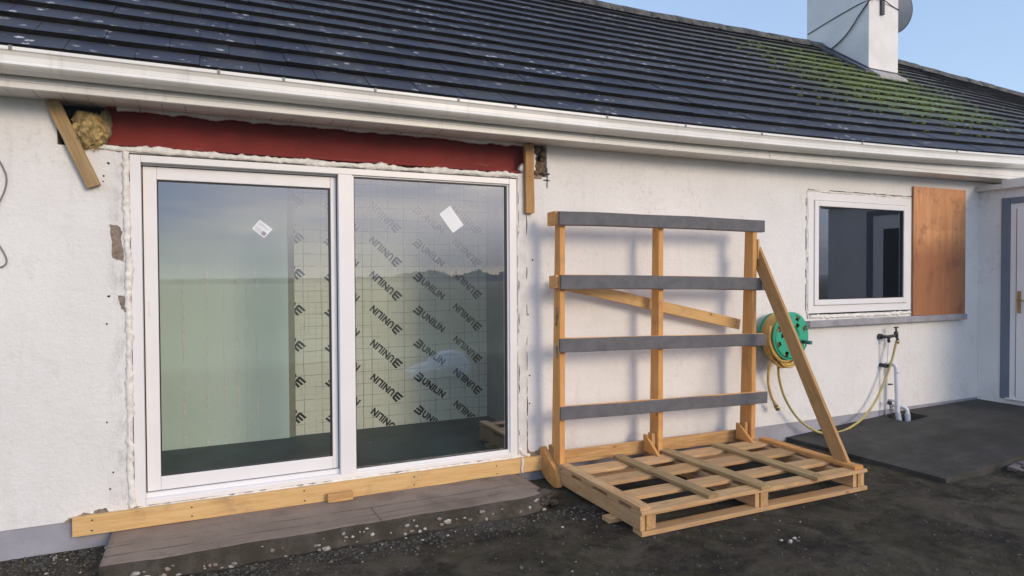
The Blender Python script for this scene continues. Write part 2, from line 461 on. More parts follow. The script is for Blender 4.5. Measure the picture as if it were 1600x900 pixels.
def mat_ply():
    m, nt, b = newmat('reddish_plywood')
    T = NT(nt); v = T.coords('Object')
    g = T.noise(T.mapping(v, (16, 16, 0.9)), 1.6, 6, 0.6, 0.8)
    c = T.mix(T.rng(g, 0.3, 0.7), (0.66, 0.29, 0.10), (0.82, 0.43, 0.19))
    # water stained lower part with blocky tide marks
    br = nt.nodes.new('ShaderNodeTexBrick')
    br.inputs['Scale'].default_value = 1.0
    br.inputs['Brick Width'].default_value = 0.36; br.inputs['Row Height'].default_value = 0.50
    br.inputs['Mortar Size'].default_value = 0.0
    br.inputs['Color1'].default_value = (0.2, 0.2, 0.2, 1); br.inputs['Color2'].default_value = (0.8, 0.8, 0.8, 1)
    sep = T.sep(v)
    cb = nt.nodes.new('ShaderNodeCombineXYZ')
    T.link(T.math('ADD', sep['X'], T.math('MULTIPLY', T.noise(v, 5, 4, 0.6), 0.10)), cb.inputs[0])
    T.link(T.math('ADD', sep['Z'], T.math('MULTIPLY', T.noise(v, 4, 4, 0.6), 0.12)), cb.inputs[1])
    T.link(cb.outputs[0], br.inputs['Vector'])
    bw = nt.nodes.new('ShaderNodeRGBToBW'); T.link(br.outputs['Color'], bw.inputs[0])
    low = T.rng(sep['Z'], 0.98, 0.60)
    c = T.mix(T.math('MULTIPLY', low, 0.72), c, (0.25, 0.080, 0.030))
    c = T.mix(T.math('MULTIPLY', bw.outputs[0], 0.55), c, (0.26, 0.085, 0.032))
    c = T.mix(T.math('MULTIPLY', T.rng(T.noise(v, 4.5, 5, 0.6), 0.5, 0.7), 0.6), c, (0.17, 0.06, 0.025))
    c = T.mix(T.math('MULTIPLY', T.rng(T.noise(v, 60, 3, 0.6), 0.70, 0.76), 0.7), c, (0.06, 0.03, 0.02))
    T.link(c, b.inputs['Base Color'])
    b.inputs['Roughness'].default_value = 0.5
    T.bump(g, b, 0.15, 0.003)
    return m

MAT = {}
MAT['render'] = mat_render()
MAT['plinth'] = plain('grey_plinth_paint', (0.315, 0.315, 0.355), 0.8, 0.10, 5, 0.5, 70, coord='Object')
MAT['roof'] = mat_roof()
MAT['riser'] = plain('tile_edge', (0.0085, 0.0075, 0.0075), 0.9, 0.5, 3, 0.4, 60, spec=0.1)
MAT['moss'] = plain('moss', (0.075, 0.095, 0.018), 0.95, 0.5, 14, 0.6, 60, spec=0.1)
MAT['ridge'] = plain('ridge_tile', (0.085, 0.080, 0.070), 0.85, 0.55, 9, 0.8, 30)
MAT['pvc'] = plain('white_upvc', (0.80, 0.785, 0.77), 0.32, 0.02, 4)
MAT['gutter'] = plain('cream_upvc', (0.70, 0.685, 0.635), 0.38, 0.07, 2.2)
MAT['gasket'] = plain('black_gasket', (0.012, 0.012, 0.015), 0.5, 0.1)
MAT['soffit'] = mat_soffit()
MAT['steel'] = plain('red_oxide_steel', (0.205, 0.030, 0.022), 0.7, 0.16, 2.5, 0.10, 40, spec=0.2)
def overlay(m, scale, lo, hi, fac, col, noise_scale=2.0):
    nt = m.node_tree; T = NT(nt); b = nt.nodes['Principled BSDF']
    src = b.inputs['Base Color'].links[0].from_socket
    n = T.noise(T.mapping(T.coords(), scale), noise_scale, 6, 0.7)
    T.link(T.mix(T.math('MULTIPLY', T.rng(n, lo, hi), fac), src, col), b.inputs['Base Color'])
overlay(MAT['steel'], (1, 1, 5), 0.60, 0.70, 0.45, (0.30, 0.12, 0.09), 6.0)
overlay(MAT['steel'], (1, 1, 1), 0.56, 0.72, 0.55, (0.085, 0.022, 0.016), 3.0)
overlay(MAT['gutter'], (9, 1, 0.6), 0.54, 0.74, 0.34, (0.36, 0.34, 0.29), 1.6)
overlay(MAT['gutter'], (0.8, 1, 30), 0.58, 0.72, 0.22, (0.40, 0.38, 0.33), 2.0)
MAT['foam'] = plain('cream_foam', (0.76, 0.735, 0.67), 0.85, 0.14, 22, 0.9, 60)
MAT['plaster_patch'] = plain('pale_plaster', (0.70, 0.68, 0.645), 0.9, 0.10, 9, 0.7, 60)
MAT['wood'] = mat_wood('pine', (0.62, 0.385, 0.165), (0.44, 0.235, 0.085))
MAT['wood_orange'] = mat_wood('orange_pine', (0.80, 0.44, 0.155), (0.66, 0.315, 0.095))
MAT['wood_pallet'] = mat_wood('pallet_pine', (0.74, 0.48, 0.235), (0.54, 0.31, 0.135), grey=0.22)
MAT['wood_old'] = mat_wood('weathered_pine', (0.50, 0.35, 0.165), (0.34, 0.215, 0.085), grey=0.25)
MAT['wood_yellow'] = mat_wood('yellow_pine', (0.78, 0.53, 0.245), (0.66, 0.40, 0.155))
MAT['wood_grey'] = mat_wood('grey_timber', (0.20, 0.18, 0.18), (0.12, 0.105, 0.11), grey=0.6)
MAT['facing'] = plain('grey_foam_facing', (0.112, 0.110, 0.116), 0.75, 0.14, 12, 0.4, 40)
MAT['ground'] = mat_ground()
MAT['step'] = mat_concrete('step_concrete', (0.190, 0.142, 0.108), (0.262, 0.203, 0.158))
step_joints(MAT['step'])
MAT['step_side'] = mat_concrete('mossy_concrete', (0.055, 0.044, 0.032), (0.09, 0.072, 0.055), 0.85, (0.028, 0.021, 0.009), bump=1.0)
MAT['pad'] = mat_concrete('damp_concrete', (0.034, 0.032, 0.029), (0.076, 0.072, 0.066), 0.35, (0.026, 0.025, 0.012), 0.75, 0.35)
MAT['pad'].node_tree.nodes['Principled BSDF'].inputs['Specular IOR Level'].default_value = 0.2
MAT['sill'] = plain('grey_sill', (0.30, 0.295, 0.315), 0.8, 0.15, 9, 0.4, 50)
MAT['block'] = plain('exposed_block', (0.235, 0.185, 0.145), 0.95, 0.35, 26, 1.0, 60)
MAT['dark'] = plain('dark_hole', (0.02, 0.018, 0.016), 0.95, 0.2)
MAT['stone'] = plain('rubble_stone', (0.17, 0.115, 0.07), 0.9, 0.4, 9, 0.8, 40)
MAT['wool'] = plain('mineral_wool', (0.40, 0.295, 0.12), 0.98, 0.6, 26, 1.0, 55)
MAT['wool_dark'] = plain('shaded_wool', (0.25, 0.20, 0.10), 0.98, 0.45, 16, 1.0, 55)  # darker copy of the wool, shade put into its colour for deeper lumps
MAT['glass'] = mat_glass('door_glass', (0.985, 0.995, 0.985), 4.8, 0.03)
MAT['glass_win'] = mat_glass('window_glass', (0.72, 0.80, 0.86), 2.9, 0.03)
MAT['foil'] = mat_foil()
MAT['board'] = mat_plasterboard()
MAT['board_edge'] = plain('board_edge', (0.26, 0.265, 0.20), 0.8, 0.1)
MAT['ink'] = plain('black_print', (0.014, 0.018, 0.014), 0.8, 0.1)
MAT['teal'] = plain('dark_teal_floor', (0.020, 0.052, 0.060), 0.55, 0.35, 3)
MAT['room'] = plain('room_wall', (0.26, 0.28, 0.285), 0.85, 0.12, 3)
MAT['room_dark'] = plain('dark_room', (0.03, 0.032, 0.036), 0.85, 0.2, 3)
MAT['paper'] = plain('white_paper', (0.80, 0.82, 0.84), 0.6, 0.03)
MAT['print'] = plain('grey_print', (0.30, 0.31, 0.34), 0.7, 0.1)
MAT['ply'] = mat_ply()
MAT['green'] = plain('green_plastic', (0.035, 0.36, 0.215), 0.38, 0.10, 6)
MAT['green_dark'] = plain('dark_green_plastic', (0.016, 0.13, 0.085), 0.45, 0.12, 6)
MAT['hose'] = plain('yellow_hose', (0.40, 0.335, 0.105), 0.42, 0.14, 12)
MAT['hose_orange'] = plain('orange_hose', (0.52, 0.33, 0.085), 0.42, 0.22, 10)
MAT['brass'] = plain('brass', (0.42, 0.30, 0.12), 0.35, 0.15, 20, metallic=0.8)
MAT['metal_dark'] = plain('dark_metal', (0.045, 0.045, 0.048), 0.5, 0.3, 20, metallic=0.4)
MAT['metal'] = plain('grey_metal', (0.34, 0.34, 0.34), 0.4, 0.2, 20, metallic=0.7)
MAT['pipe'] = plain('white_pipe', (0.70, 0.71, 0.74), 0.35, 0.06, 6)
MAT['pipe_grey'] = plain('grey_pipe', (0.36, 0.38, 0.43), 0.45, 0.06, 6)
MAT['chimney'] = plain('white_chimney_render', (0.72, 0.70, 0.67), 0.9, 0.07, 2.5, 0.5, 40)
MAT['mortar'] = plain('mortar', (0.36, 0.34, 0.31), 0.95, 0.22, 9, 0.8, 40)
MAT['lead'] = plain('lead_flashing', (0.055, 0.060, 0.075), 0.55, 0.25, 8)
MAT['dish'] = plain('grey_dish', (0.25, 0.285, 0.33), 0.55, 0.08, 5)
MAT['cable'] = plain('grey_cable', (0.20, 0.20, 0.205), 0.5, 0.1)
MAT['surround'] = plain('slate_blue_paint', (0.135, 0.165, 0.215), 0.6, 0.08, 5)
MAT['plastic_sheet'] = plain('white_plastic_sheet', (0.62, 0.65, 0.70), 0.75, 0.04, 5)
MAT['leaf'] = plain('hedge_leaf', (0.055, 0.058, 0.035), 0.8, 0.5, 0.2)
MAT['slate'] = plain('dark_slate', (0.05, 0.05, 0.055), 0.7, 0.2, 3)
MAT['stone_dark'] = plain('dark_gravel', (0.055, 0.053, 0.050), 0.9, 0.5, 40)
MAT['stone_brown'] = plain('brown_grit', (0.085, 0.074, 0.060), 0.95, 0.6, 40)
MAT['stone_pale'] = plain('pale_pebble', (0.34, 0.32, 0.28), 0.9, 0.5, 40, 0.8, 90)

# ------------------------------------------------------------------ geometry helpers
WLOC = {}
def wloc(o): return WLOC.get(o.name, Vector((0, 0, 0)))

def link(o, parent=None, world_loc=Vector((0, 0, 0))):
    COL.objects.link(o)
    WLOC[o.name] = Vector(world_loc)
    if parent is not None:
        o.parent = parent
        o.location = Vector(world_loc) - wloc(parent)
    else:
        o.location = world_loc
    return o

def empty(name, loc, label, cat, group=None):
    o = bpy.data.objects.new(name, None)
    o.empty_display_size = 0.2
    link(o, None, Vector(loc))
    return tag(o, label, cat, group)

def tag(o, label=None, cat=None, group=None, kind=None):
    if label: o['label'] = label
    if cat: o['category'] = cat
    if group: o['group'] = group
    if kind: o['kind'] = kind
    return o

def obj(name, bm, mats, parent=None, smooth=False, recentre=True, normals=True):
    if normals: bmesh.ops.recalc_face_normals(bm, faces=bm.faces[:])
    me = bpy.data.meshes.new(name)
    o0 = Vector((0, 0, 0))
    if recentre and bm.verts:
        lo = Vector([min(v.co[i] for v in bm.verts) for i in range(3)])
        hi = Vector([max(v.co[i] for v in bm.verts) for i in range(3)])
        o0 = Vector(((lo.x + hi.x) / 2, (lo.y + hi.y) / 2, lo.z))
        bmesh.ops.translate(bm, vec=-o0, verts=bm.verts[:])
    if smooth:
        for f in bm.faces: f.smooth = True
    bm.to_mesh(me); bm.free()
    for m in (mats if isinstance(mats, (list, tuple)) else [mats]): me.materials.append(m)
    o = bpy.data.objects.new(name, me)
    return link(o, parent, o0)

def objs(name, bm, mats, parent=None):
    """one object for each separate piece in bm"""
    seen, out = set(), []
    bm.verts.ensure_lookup_table()
    for v0 in bm.verts:
        if v0 in seen: continue
        stack, isl = [v0], []
        seen.add(v0)
        while stack:
            v = stack.pop(); isl.append(v)
            for e in v.link_edges:
                w = e.other_vert(v)
                if w not in seen: seen.add(w); stack.append(w)
        nb = bmesh.new(); mp = {v: nb.verts.new(v.co) for v in isl}
        for f in {f for v in isl for f in v.link_faces}:
            g = nb.faces.new([mp[v] for v in f.verts]); g.material_index = f.material_index; g.smooth = f.smooth
        out.append(obj(name, nb, mats, parent))
    bm.free()
    return out

def box(bm, lo, hi, mi=0, bevel=0.0):
    x0, y0, z0 = lo; x1, y1, z1 = hi
    vs = [bm.verts.new(p) for p in ((x0, y0, z0), (x1, y0, z0), (x1, y1, z0), (x0, y1, z0), (x0, y0, z1), (x1, y0, z1), (x1, y1, z1), (x0, y1, z1))]
    fs = []
    for idx in ((0, 3, 2, 1), (4, 5, 6, 7), (0, 1, 5, 4), (1, 2, 6, 5), (2, 3, 7, 6), (3, 0, 4, 7)):
        f = bm.faces.new([vs[i] for i in idx]); f.material_index = mi; fs.append(f)
    if bevel > 0:
        es = list({e for f in fs for e in f.edges})
        r = bmesh.ops.bevel(bm, geom=es, offset=bevel, segments=2, affect='EDGES', profile=0.6)
        for f in r['faces']: f.material_index = mi
    return fs

def newbox(name, lo, hi, mat, parent=None, bevel=0.0):
    bm = bmesh.new(); box(bm, lo, hi, 0, bevel)
    return obj(name, bm, mat, parent)

def prism(bm, pts, axis, a, b, mi=0):
    """pts: 2D outline in the two remaining axes (in x,y,z order), extruded along axis from a to b"""
    def mk(p, t):
        l = list(p); l.insert('xyz'.index(axis), t); return l
    A = [bm.verts.new(mk(p, a)) for p in pts]; B = [bm.verts.new(mk(p, b)) for p in pts]
    n = len(pts)
    fs = [bm.faces.new(A), bm.faces.new(B[::-1])]
    for i in range(n): fs.append(bm.faces.new((A[i], B[i], B[(i + 1) % n], A[(i + 1) % n])))
    for f in fs: f.material_index = mi
    return fs

def tube(bm, pts, r, seg=8, mi=0, closed=False, cap=True, rfun=None):
    pts = [Vector(p) for p in pts]
    rings = []
    n = len(pts)
    prev = None
    for i, p in enumerate(pts):
        if closed: t = (pts[(i + 1) % n] - pts[i - 1])
        else: t = pts[min(i + 1, n - 1)] - pts[max(i - 1, 0)]
        t.normalize()
        if prev is None:
            a = Vector((0, 0, 1)) if abs(t.z) < 0.9 else Vector((1, 0, 0))
            u = t.cross(a).normalized()
        else:
            u = (prev - t * prev.dot(t)).normalized()
        prev = u
        w = t.cross(u)
        rr = rfun(i / max(1, n - 1)) if rfun else r
        rings.append([bm.verts.new(p + (u * math.cos(2 * math.pi * k / seg) + w * math.sin(2 * math.pi * k / seg)) * rr) for k in range(seg)])
    m = n if closed else n - 1
    for i in range(m):
        A, B = rings[i], rings[(i + 1) % n]
        for k in range(seg):
            f = bm.faces.new((A[k], A[(k + 1) % seg], B[(k + 1) % seg], B[k])); f.material_index = mi; f.smooth = True
    if cap and not closed:
        for rg in (rings[0][::-1], rings[-1]):
            f = bm.faces.new(rg); f.material_index = mi

def spline(pts, n=10):
    """Catmull-Rom through pts"""
    P = [Vector(p) for p in pts]
    P = [P[0] * 2 - P[1]] + P + [P[-1] * 2 - P[-2]]
    out = []
    for i in range(1, len(P) - 2):
        for k in range(n):
            t = k / n
            a, b, c, d = P[i - 1], P[i], P[i + 1], P[i + 2]
            out.append(0.5 * ((2 * b) + (c - a) * t + (2 * a - 5 * b + 4 * c - d) * t * t + (3 * b - a - 3 * c + d) * t ** 3))
    out.append(P[-2])
    return out

def board(name, p0, p1, w, t, wdir, mat, parent=None, bevel=0.0025, bow=0.0, seed=None, rough=0.0008, nails=()):
    """a sawn board from p0 to p1 (centre line); w along wdir, t across"""
    p0, p1 = Vector(p0), Vector(p1)
    x = (p1 - p0); L = x.length; x.normalize()
    wd = Vector(wdir); y = (wd - x * wd.dot(x)).normalized(); z = x.cross(y)
    bm = bmesh.new()
    n = max(4, int(L / 0.10))
    rr = random.Random(seed if seed is not None else name + str(p0))
    ph = rr.random() * 10
    rings = []
    b = bevel
    sec = [(-w/2 + b, -t/2), (w/2 - b, -t/2), (w/2, -t/2 + b), (w/2, t/2 - b), (w/2 - b, t/2), (-w/2 + b, t/2), (-w/2, t/2 - b), (-w/2, -t/2 + b)]
    for i in range(n + 1):
        s = i / n
        dy = bow * 4 * s * (1 - s) + rough * math.sin(ph + s * 13) + rough * noise.noise((s * 9, ph, 1))
        dz = rough * math.sin(ph * 2 + s * 7)
        ww = 1 + 0.012 * noise.noise((s * 6, ph, 5))
        rings.append([bm.verts.new((-L/2 + L * s, a * ww + dy, c + dz)) for a, c in sec])
    for i in range(n):
        for k in range(8):
            bm.faces.new((rings[i][k], rings[i][(k + 1) % 8], rings[i + 1][(k + 1) % 8], rings[i + 1][k]))
    bm.faces.new(rings[0][::-1]); bm.faces.new(rings[-1])
    for (s_, a_) in nails:      # rusty nail heads, on both broad faces
        for sd in (-1, 1):
            for da in (-0.5, 0.5):
                cx_, cy_ = -L/2 + L * s_ + 0.006 * math.sin(s_ * 40 + da), a_ * da * w + 0.004 * math.sin(s_ * 77)
                f = bm.faces.new([bm.verts.new((cx_ + 0.0055 * math.cos(q), cy_ + 0.0055 * math.sin(q), sd * (t/2 + 0.0022))) for q in [k * math.pi / 4 for k in range(8)]])
                f.material_index = 1
    bmesh.ops.recalc_face_normals(bm, faces=bm.faces[:])
    me = bpy.data.meshes.new(name); bm.to_mesh(me); bm.free()
    me.materials.append(mat)
    if nails: me.materials.append(MAT['metal_dark'])
    o = bpy.data.objects.new(name, me)
    rot = Matrix((x, y, z)).transposed()
    o.rotation_euler = rot.to_euler()
    return link(o, parent, (p0 + p1) / 2)

def loft(bm, prof, xs, off, mi=0):
    """profile (y,z) swept along x; off(x) -> (dy,dz) per profile point function f(k,x)"""
    rows = []
    for x in xs:
        rows.append([bm.verts.new((x, p[0] + off(k, x)[0], p[1] + off(k, x)[1])) for k, p in enumerate(prof)])
    for i in range(len(xs) - 1):
        for k in range(len(prof) - 1):
            f = bm.faces.new((rows[i][k], rows[i + 1][k], rows[i + 1][k + 1], rows[i][k + 1])); f.material_index = mi
    return rows

def wall_holes(bm, x0, x1, z0, z1, holes, y0, y1, mi=0):
    """a wall in the xz plane, front face at y0, back at y1, rectangular holes with reveals"""
    xs = sorted({x0, x1, *[h[0] for h in holes], *[h[1] for h in holes]})
    zs = sorted({z0, z1, *[h[2] for h in holes], *[h[3] for h in holes]})
    def solid(i, j):
        if i < 0 or j < 0 or i >= len(xs) - 1 or j >= len(zs) - 1: return False
        cx, cz = (xs[i] + xs[i + 1]) / 2, (zs[j] + zs[j + 1]) / 2
        return not any(h[0] < cx < h[1] and h[2] < cz < h[3] for h in holes)
    V = {}
    def v(x, y, z):
        k = (round(x, 4), round(y, 4), round(z, 4))
        if k not in V: V[k] = bm.verts.new(k)
        return V[k]
    def q(*p):
        f = bm.faces.new([v(*a) for a in p]); f.material_index = mi
    for i in range(len(xs) - 1):
        for j in range(len(zs) - 1):
            if not solid(i, j): continue
            a, b, c, d = xs[i], xs[i + 1], zs[j], zs[j + 1]
            q((a, y0, c), (b, y0, c), (b, y0, d), (a, y0, d))
            q((a, y1, c), (a, y1, d), (b, y1, d), (b, y1, c))
            if not solid(i - 1, j): q((a, y0, c), (a, y0, d), (a, y1, d), (a, y1, c))
            if not solid(i + 1, j): q((b, y0, c), (b, y1, c), (b, y1, d), (b, y0, d))
            if not solid(i, j - 1): q((a, y0, c), (a, y1, c), (b, y1, c), (b, y0, c))
            if not solid(i, j + 1): q((a, y0, d), (b, y0, d), (b, y1, d), (a, y1, d))

def blob(bm, c, rad, sub=3, amp=0.25, freq=2.5, seed=0.0, mi=0, smooth=True):
    c = Vector(c)
    r = bmesh.ops.create_icosphere(bm, subdivisions=sub, radius=1.0)
    for v in r['verts']:
        d = v.co.normalized()
        k = 1 + amp * noise.fractal(d * freq + Vector((seed, seed * 1.7, -seed)), 1.0, 2.0, 4)
        v.co = Vector((d.x * rad[0] * k, d.y * rad[1] * k, d.z * rad[2] * k)) + c
    for f in {f for v in r['verts'] for f in v.link_faces}:
        f.material_index = mi; f.smooth = smooth

def lumpy(bm, pts, r0, r1, seed, seg=9, flat=1.0, step=0.012, mi=0):
    """a bead of expanding foam: irregular tube along a polyline"""
    P = []
    for a, b in zip(pts[:-1], pts[1:]):
        a, b = Vector(a), Vector(b); n = max(2, int((b - a).length / step))
        P += [a.lerp(b, k / n) for k in range(n)]
    P.append(Vector(pts[-1]))
    rings = []
    for i, p in enumerate(P):
        t = (P[min(i + 1, len(P) - 1)] - P[max(i - 1, 0)]).normalized()
        u = Vector((0, -1, 0)); w = t.cross(u).normalized()
        big = noise.noise((i * step * 4.5, seed, 3.1)) * 0.5 + 0.5
        big2 = noise.noise((i * step * 16, seed, 8.1)) * 0.5 + 0.5
        r = r0 + (r1 - r0) * min(1, max(0, big * 0.75 + big2 * 0.35))
        sh = w * (noise.noise((i * step * 5, seed + 9, 0)) * 0.012 + noise.noise((i * step * 22, seed + 5, 0)) * r0 * 0.7)
        rg = []
        for k in range(seg):
            a = 2 * math.pi * k / seg
            rr = r * (1 + 0.75 * noise.noise((i * step * 34, k * 1.1, seed)))
            rg.append(bm.verts.new(p + sh + w * math.cos(a) * rr + u * math.sin(a) * rr * flat))
        rings.append(rg)
    for i in range(len(rings) - 1):
        for k in range(seg):
            f = bm.faces.new((rings[i][k], rings[i][(k + 1) % seg], rings[i + 1][(k + 1) % seg], rings[i + 1][k])); f.smooth = True; f.material_index = mi
    bm.faces.new(rings[0][::-1]); bm.faces.new(rings[-1])

def patch(bm, pts, y0, y1, seed=0, n=5, amp=0.006, mi=0):
    """irregular broken-edged polygon in xz, a thin slab from y1 (back) to y0 (front)"""
    out = []
    for i, p in enumerate(pts):
        q = pts[(i + 1) % len(pts)]
        for k in range(n):
            t = k / n
            x, z = p[0] + (q[0] - p[0]) * t, p[1] + (q[1] - p[1]) * t
            out.append((x + amp * noise.noise((x * 60, z * 60, seed)), z + amp * noise.noise((x * 60, z * 60, seed + 7))))
    prism(bm, out, 'y', y0, y1, mi)

_t = bmesh.new(); bmesh.ops.create_icosphere(_t, subdivisions=1, radius=1.0)
_t.verts.ensure_lookup_table()
ICO = [v.co.copy() for v in _t.verts]; ICOF = [[v.index for v in f.verts] for f in _t.faces]; _t.free()

# ================================================================== GROUND
def gz(x, y):
    h = 0.010 * noise.fractal((x * 1.7, y * 1.7, 0.3), 1.0, 2.0, 4) + 0.006 * noise.noise((x * 9, y * 9, 2)) + 0.003 * noise.noise((x * 30, y * 30, 5))
    fade = min(1, max(0, (-y) / 0.15)) if y > -0.15 else 1
    return -0.213 + h * (0.35 + 0.65 * fade)
bm = bmesh.new()
xs = [-4 + i * 0.045 for i in range(312)]; ys = [-6.5 + j * 0.045 for j in range(146)]
G = [[bm.verts.new((x, y, gz(x, y) if (0 < i < 311 and 0 < j < 145) else -0.213)) for j, y in enumerate(ys)] for i, x in enumerate(xs)]
for i in range(len(xs) - 1):
    for j in range(len(ys) - 1):
        f = bm.faces.new((G[i][j], G[i + 1][j], G[i + 1][j + 1], G[i][j + 1])); f.smooth = True
X0, X1, Y0, Y1 = xs[0], xs[-1], ys[0], ys[-1]
BIG = 900
def gq(a, b, c, d):
    bm.faces.new([bm.verts.new((p[0], p[1], -0.213)) for p in (a, b, c, d)])
gq((-BIG, -BIG), (BIG, -BIG), (BIG, Y0), (-BIG, Y0)); gq((-BIG, Y1), (BIG, Y1), (BIG, BIG), (-BIG, BIG))
gq((-BIG, Y0), (X0, Y0), (X0, Y1), (-BIG, Y1)); gq((X1, Y0), (BIG, Y0), (BIG, Y1), (X1, Y1))
tag(obj('ground', bm, MAT['ground'], recentre=False), kind='structure')

# concrete pad sloping down from the porch, with a gully hole for the waste pipes
def padz(x): return -0.17 + 0.0595 * (x - 5.15)
bm = bmesh.new()
PX = [5.11, 6.40, 6.76, 14.0]; PY = [-1.47, -0.30, -0.04, -0.006]
for i in range(3):
    for j in range(3):
        if i == 1 and j == 1: continue
        q = [(PX[i], PY[j]), (PX[i + 1], PY[j]), (PX[i + 1], PY[j + 1]), (PX[i], PY[j + 1])]
        pts = []
        for (x, y) in q:
            xx = x
            if x == 5.11: xx = 5.11 - 0.06 * (y + 1.47) / 1.46 + 0.0
            pts.append(bm.verts.new((xx, y, padz(min(x, 8.2)))))
        bm.faces.new(pts)
bmesh.ops.remove_doubles(bm, verts=bm.verts[:], dist=0.0005)
bmesh.ops.subdivide_edges(bm, edges=bm.edges[:], cuts=5, use_grid_fill=True)
r = bmesh.ops.extrude_face_region(bm, geom=bm.faces[:])
for v in r['geom']:
    if isinstance(v, bmesh.types.BMVert): v.co.z = -0.30
for v in bm.verts:
    if v.co.z > -0.29: v.co.z += 0.004 * noise.fractal((v.co.x * 2, v.co.y * 2, 7), 1, 2, 3); 
for v in bm.verts:
    if v.co.y < -1.46: v.co.y += 0.012 * noise.noise((v.co.x * 5, 0, 2))
tag(obj('concrete_pad', bm, MAT['pad'], recentre=False), kind='structure')
tag(newbox('gully_pit', (6.405, -0.295, -0.36), (6.755, -0.045, -0.29), MAT['dark']), kind='structure')

# ================================================================== THE BUNGALOW
house = empty('bungalow', (6.0, 0.0, -0.21), 'long white rendered bungalow with dark tiled roof, cream gutter and chimney', 'house')
H_DOOR = (-0.44, 2.168, -0.012, 2.165)
H_LINT = (-0.80, 2.432, 2.185, 2.445)
H_WIN = (5.32, 6.905, 1.0, 2.232)
bm = bmesh.new()
wall_holes(bm, -7, 20, -0.037, 2.46, [H_DOOR, H_LINT, H_WIN], 0.0, 0.14)
for s in (-7.0, 20.0):      # gable walls
    a, b = (s, s + 0.14) if s < 0 else (s - 0.14, s)
    prism(bm, [(0.143, -0.3), (5.60, -0.3), (5.60, 2.46), (2.80, 4.75), (0.143, 2.62)], 'x', a, b)
box(bm, (-6.85, 5.46, -0.3), (19.85, 5.597, 2.46))
obj('wall', bm, MAT['render'], house, recentre=False)
bm = bmesh.new()
box(bm, (-7, 0.006, -0.35), (20, 0.13, -0.0375))
obj('plinth', bm, MAT['plinth'], house)

# roof
EY, EZ = -0.350, 2.605
RY, RZ = 2.80, 4.94
TH = math.atan2(RZ - EZ, RY - EY)
def eave_dz(x): return 0.0 if x < 2 else min(0.16, 0.095 * ((x - 2) / 6) ** 2)
def ridge_dz(x):      # the old ridge rises a little, then sags past the chimney
    K = ((-99, 0.0), (5.5, 0.0), (8.5, 0.055), (10.6, 0.045), (14.5, -0.11), (99, -0.16))
    for (a, u), (b, w) in zip(K[:-1], K[1:]):
        if a <= x <= b: return u + (w - u) * (x - a) / (b - a)
    return 0.0
def roof_pt(x, s, up=0.0):
    """s 0..1 from eave to ridge"""
    y = EY + (RY - EY) * s
    z = EZ + eave_dz(x) + (RZ + ridge_dz(x) - EZ - eave_dz(x)) * s
    n = Vector((0, -math.sin(TH), math.cos(TH)))
    return Vector((x, y, z)) + n * up
NC = 16
bm = bmesh.new()
TW = 0.33
for c in range(NC):
    s0, s1 = c / NC, (c + 1) / NC + 0.010
    x = -7.3 + (TW / 2 if c % 2 else 0)
    while x < 20.3:
        rr = random.Random(c * 1000 + int(x * 100))
        j0, j1 = rr.uniform(-0.002, 0.003), rr.uniform(-0.002, 0.003)
        ds = rr.uniform(-0.0006, 0.0006)
        a, b = x + 0.0015, x + TW - 0.0015
        t = 0.037
        tl = 0.010
        A = bm.verts.new(roof_pt(a, s0 + ds, t + j0)); B = bm.verts.new(roof_pt(b, s0 + ds, t + j1))
        Cc = bm.verts.new(roof_pt(b, s1, 0.002 + j1)); D = bm.verts.new(roof_pt(a, s1, 0.002 + j0))
        E_ = bm.verts.new(roof_pt(a, s0 + ds - 0.001, -0.006)); F_ = bm.verts.new(roof_pt(b, s0 + ds - 0.001, -0.006))
        f = bm.faces.new((A, B, Cc, D)); f.material_index = 0
        f = bm.faces.new((E_, F_, B, A)); f.material_index = 1
        f = bm.faces.new((A, D, E_)); f.material_index = 1
        f = bm.faces.new((F_, Cc, B)); f.material_index = 1
        x += TW
# underlay and the rear slope
for (p, q) in (((EY + 0.02, EZ - 0.02), (RY, RZ - 0.03)), ((RY, RZ - 0.03), (2 * RY - EY, EZ - 0.02))):
    v0 = []
    for k in range(28):
        x = -7.3 + 27.6 * k / 27
        d0 = eave_dz(x) if p[0] < 0 else ridge_dz(x); d1 = ridge_dz(x) if q[0] == RY else 0
        v0.append((bm.verts.new((x, p[0], p[1] + d0)), bm.verts.new((x, q[0], q[1] + d1))))
    for k in range(27):
        f = bm.faces.new((v0[k][0], v0[k + 1][0], v0[k + 1][1], v0[k][1])); f.material_index = 0
# cushions of moss along the tile edges below the chimney
mr = random.Random(61)
for k in range(1000):
    if k < 1000:
        x = mr.gauss(8.1, 0.95); s_ = (mr.randrange(2, 15) - 0.02 * mr.random()) / NC
        if mr.random() > math.exp(-((s_ - 0.52) / 0.27) ** 2): continue
    c0 = roof_pt(x, s_, 0.022); r = mr.uniform(0.010, 0.028) * (1 if k < 1000 else 0.7)
    vs = [bm.verts.new(c0 + Vector((d.x * r * 1.8, d.y * r, d.z * r * 0.75)) * mr.uniform(.7, 1.25)) for d in ICO]
    for f_ in ICOF:
        f = bm.faces.new([vs[i] for i in f_]); f.material_index = 2 if k < 1000 else 3
roof = obj('roof', bm, [MAT['roof'], MAT['riser'], MAT['moss'], MAT['ridge']], house, recentre=False, normals=False)

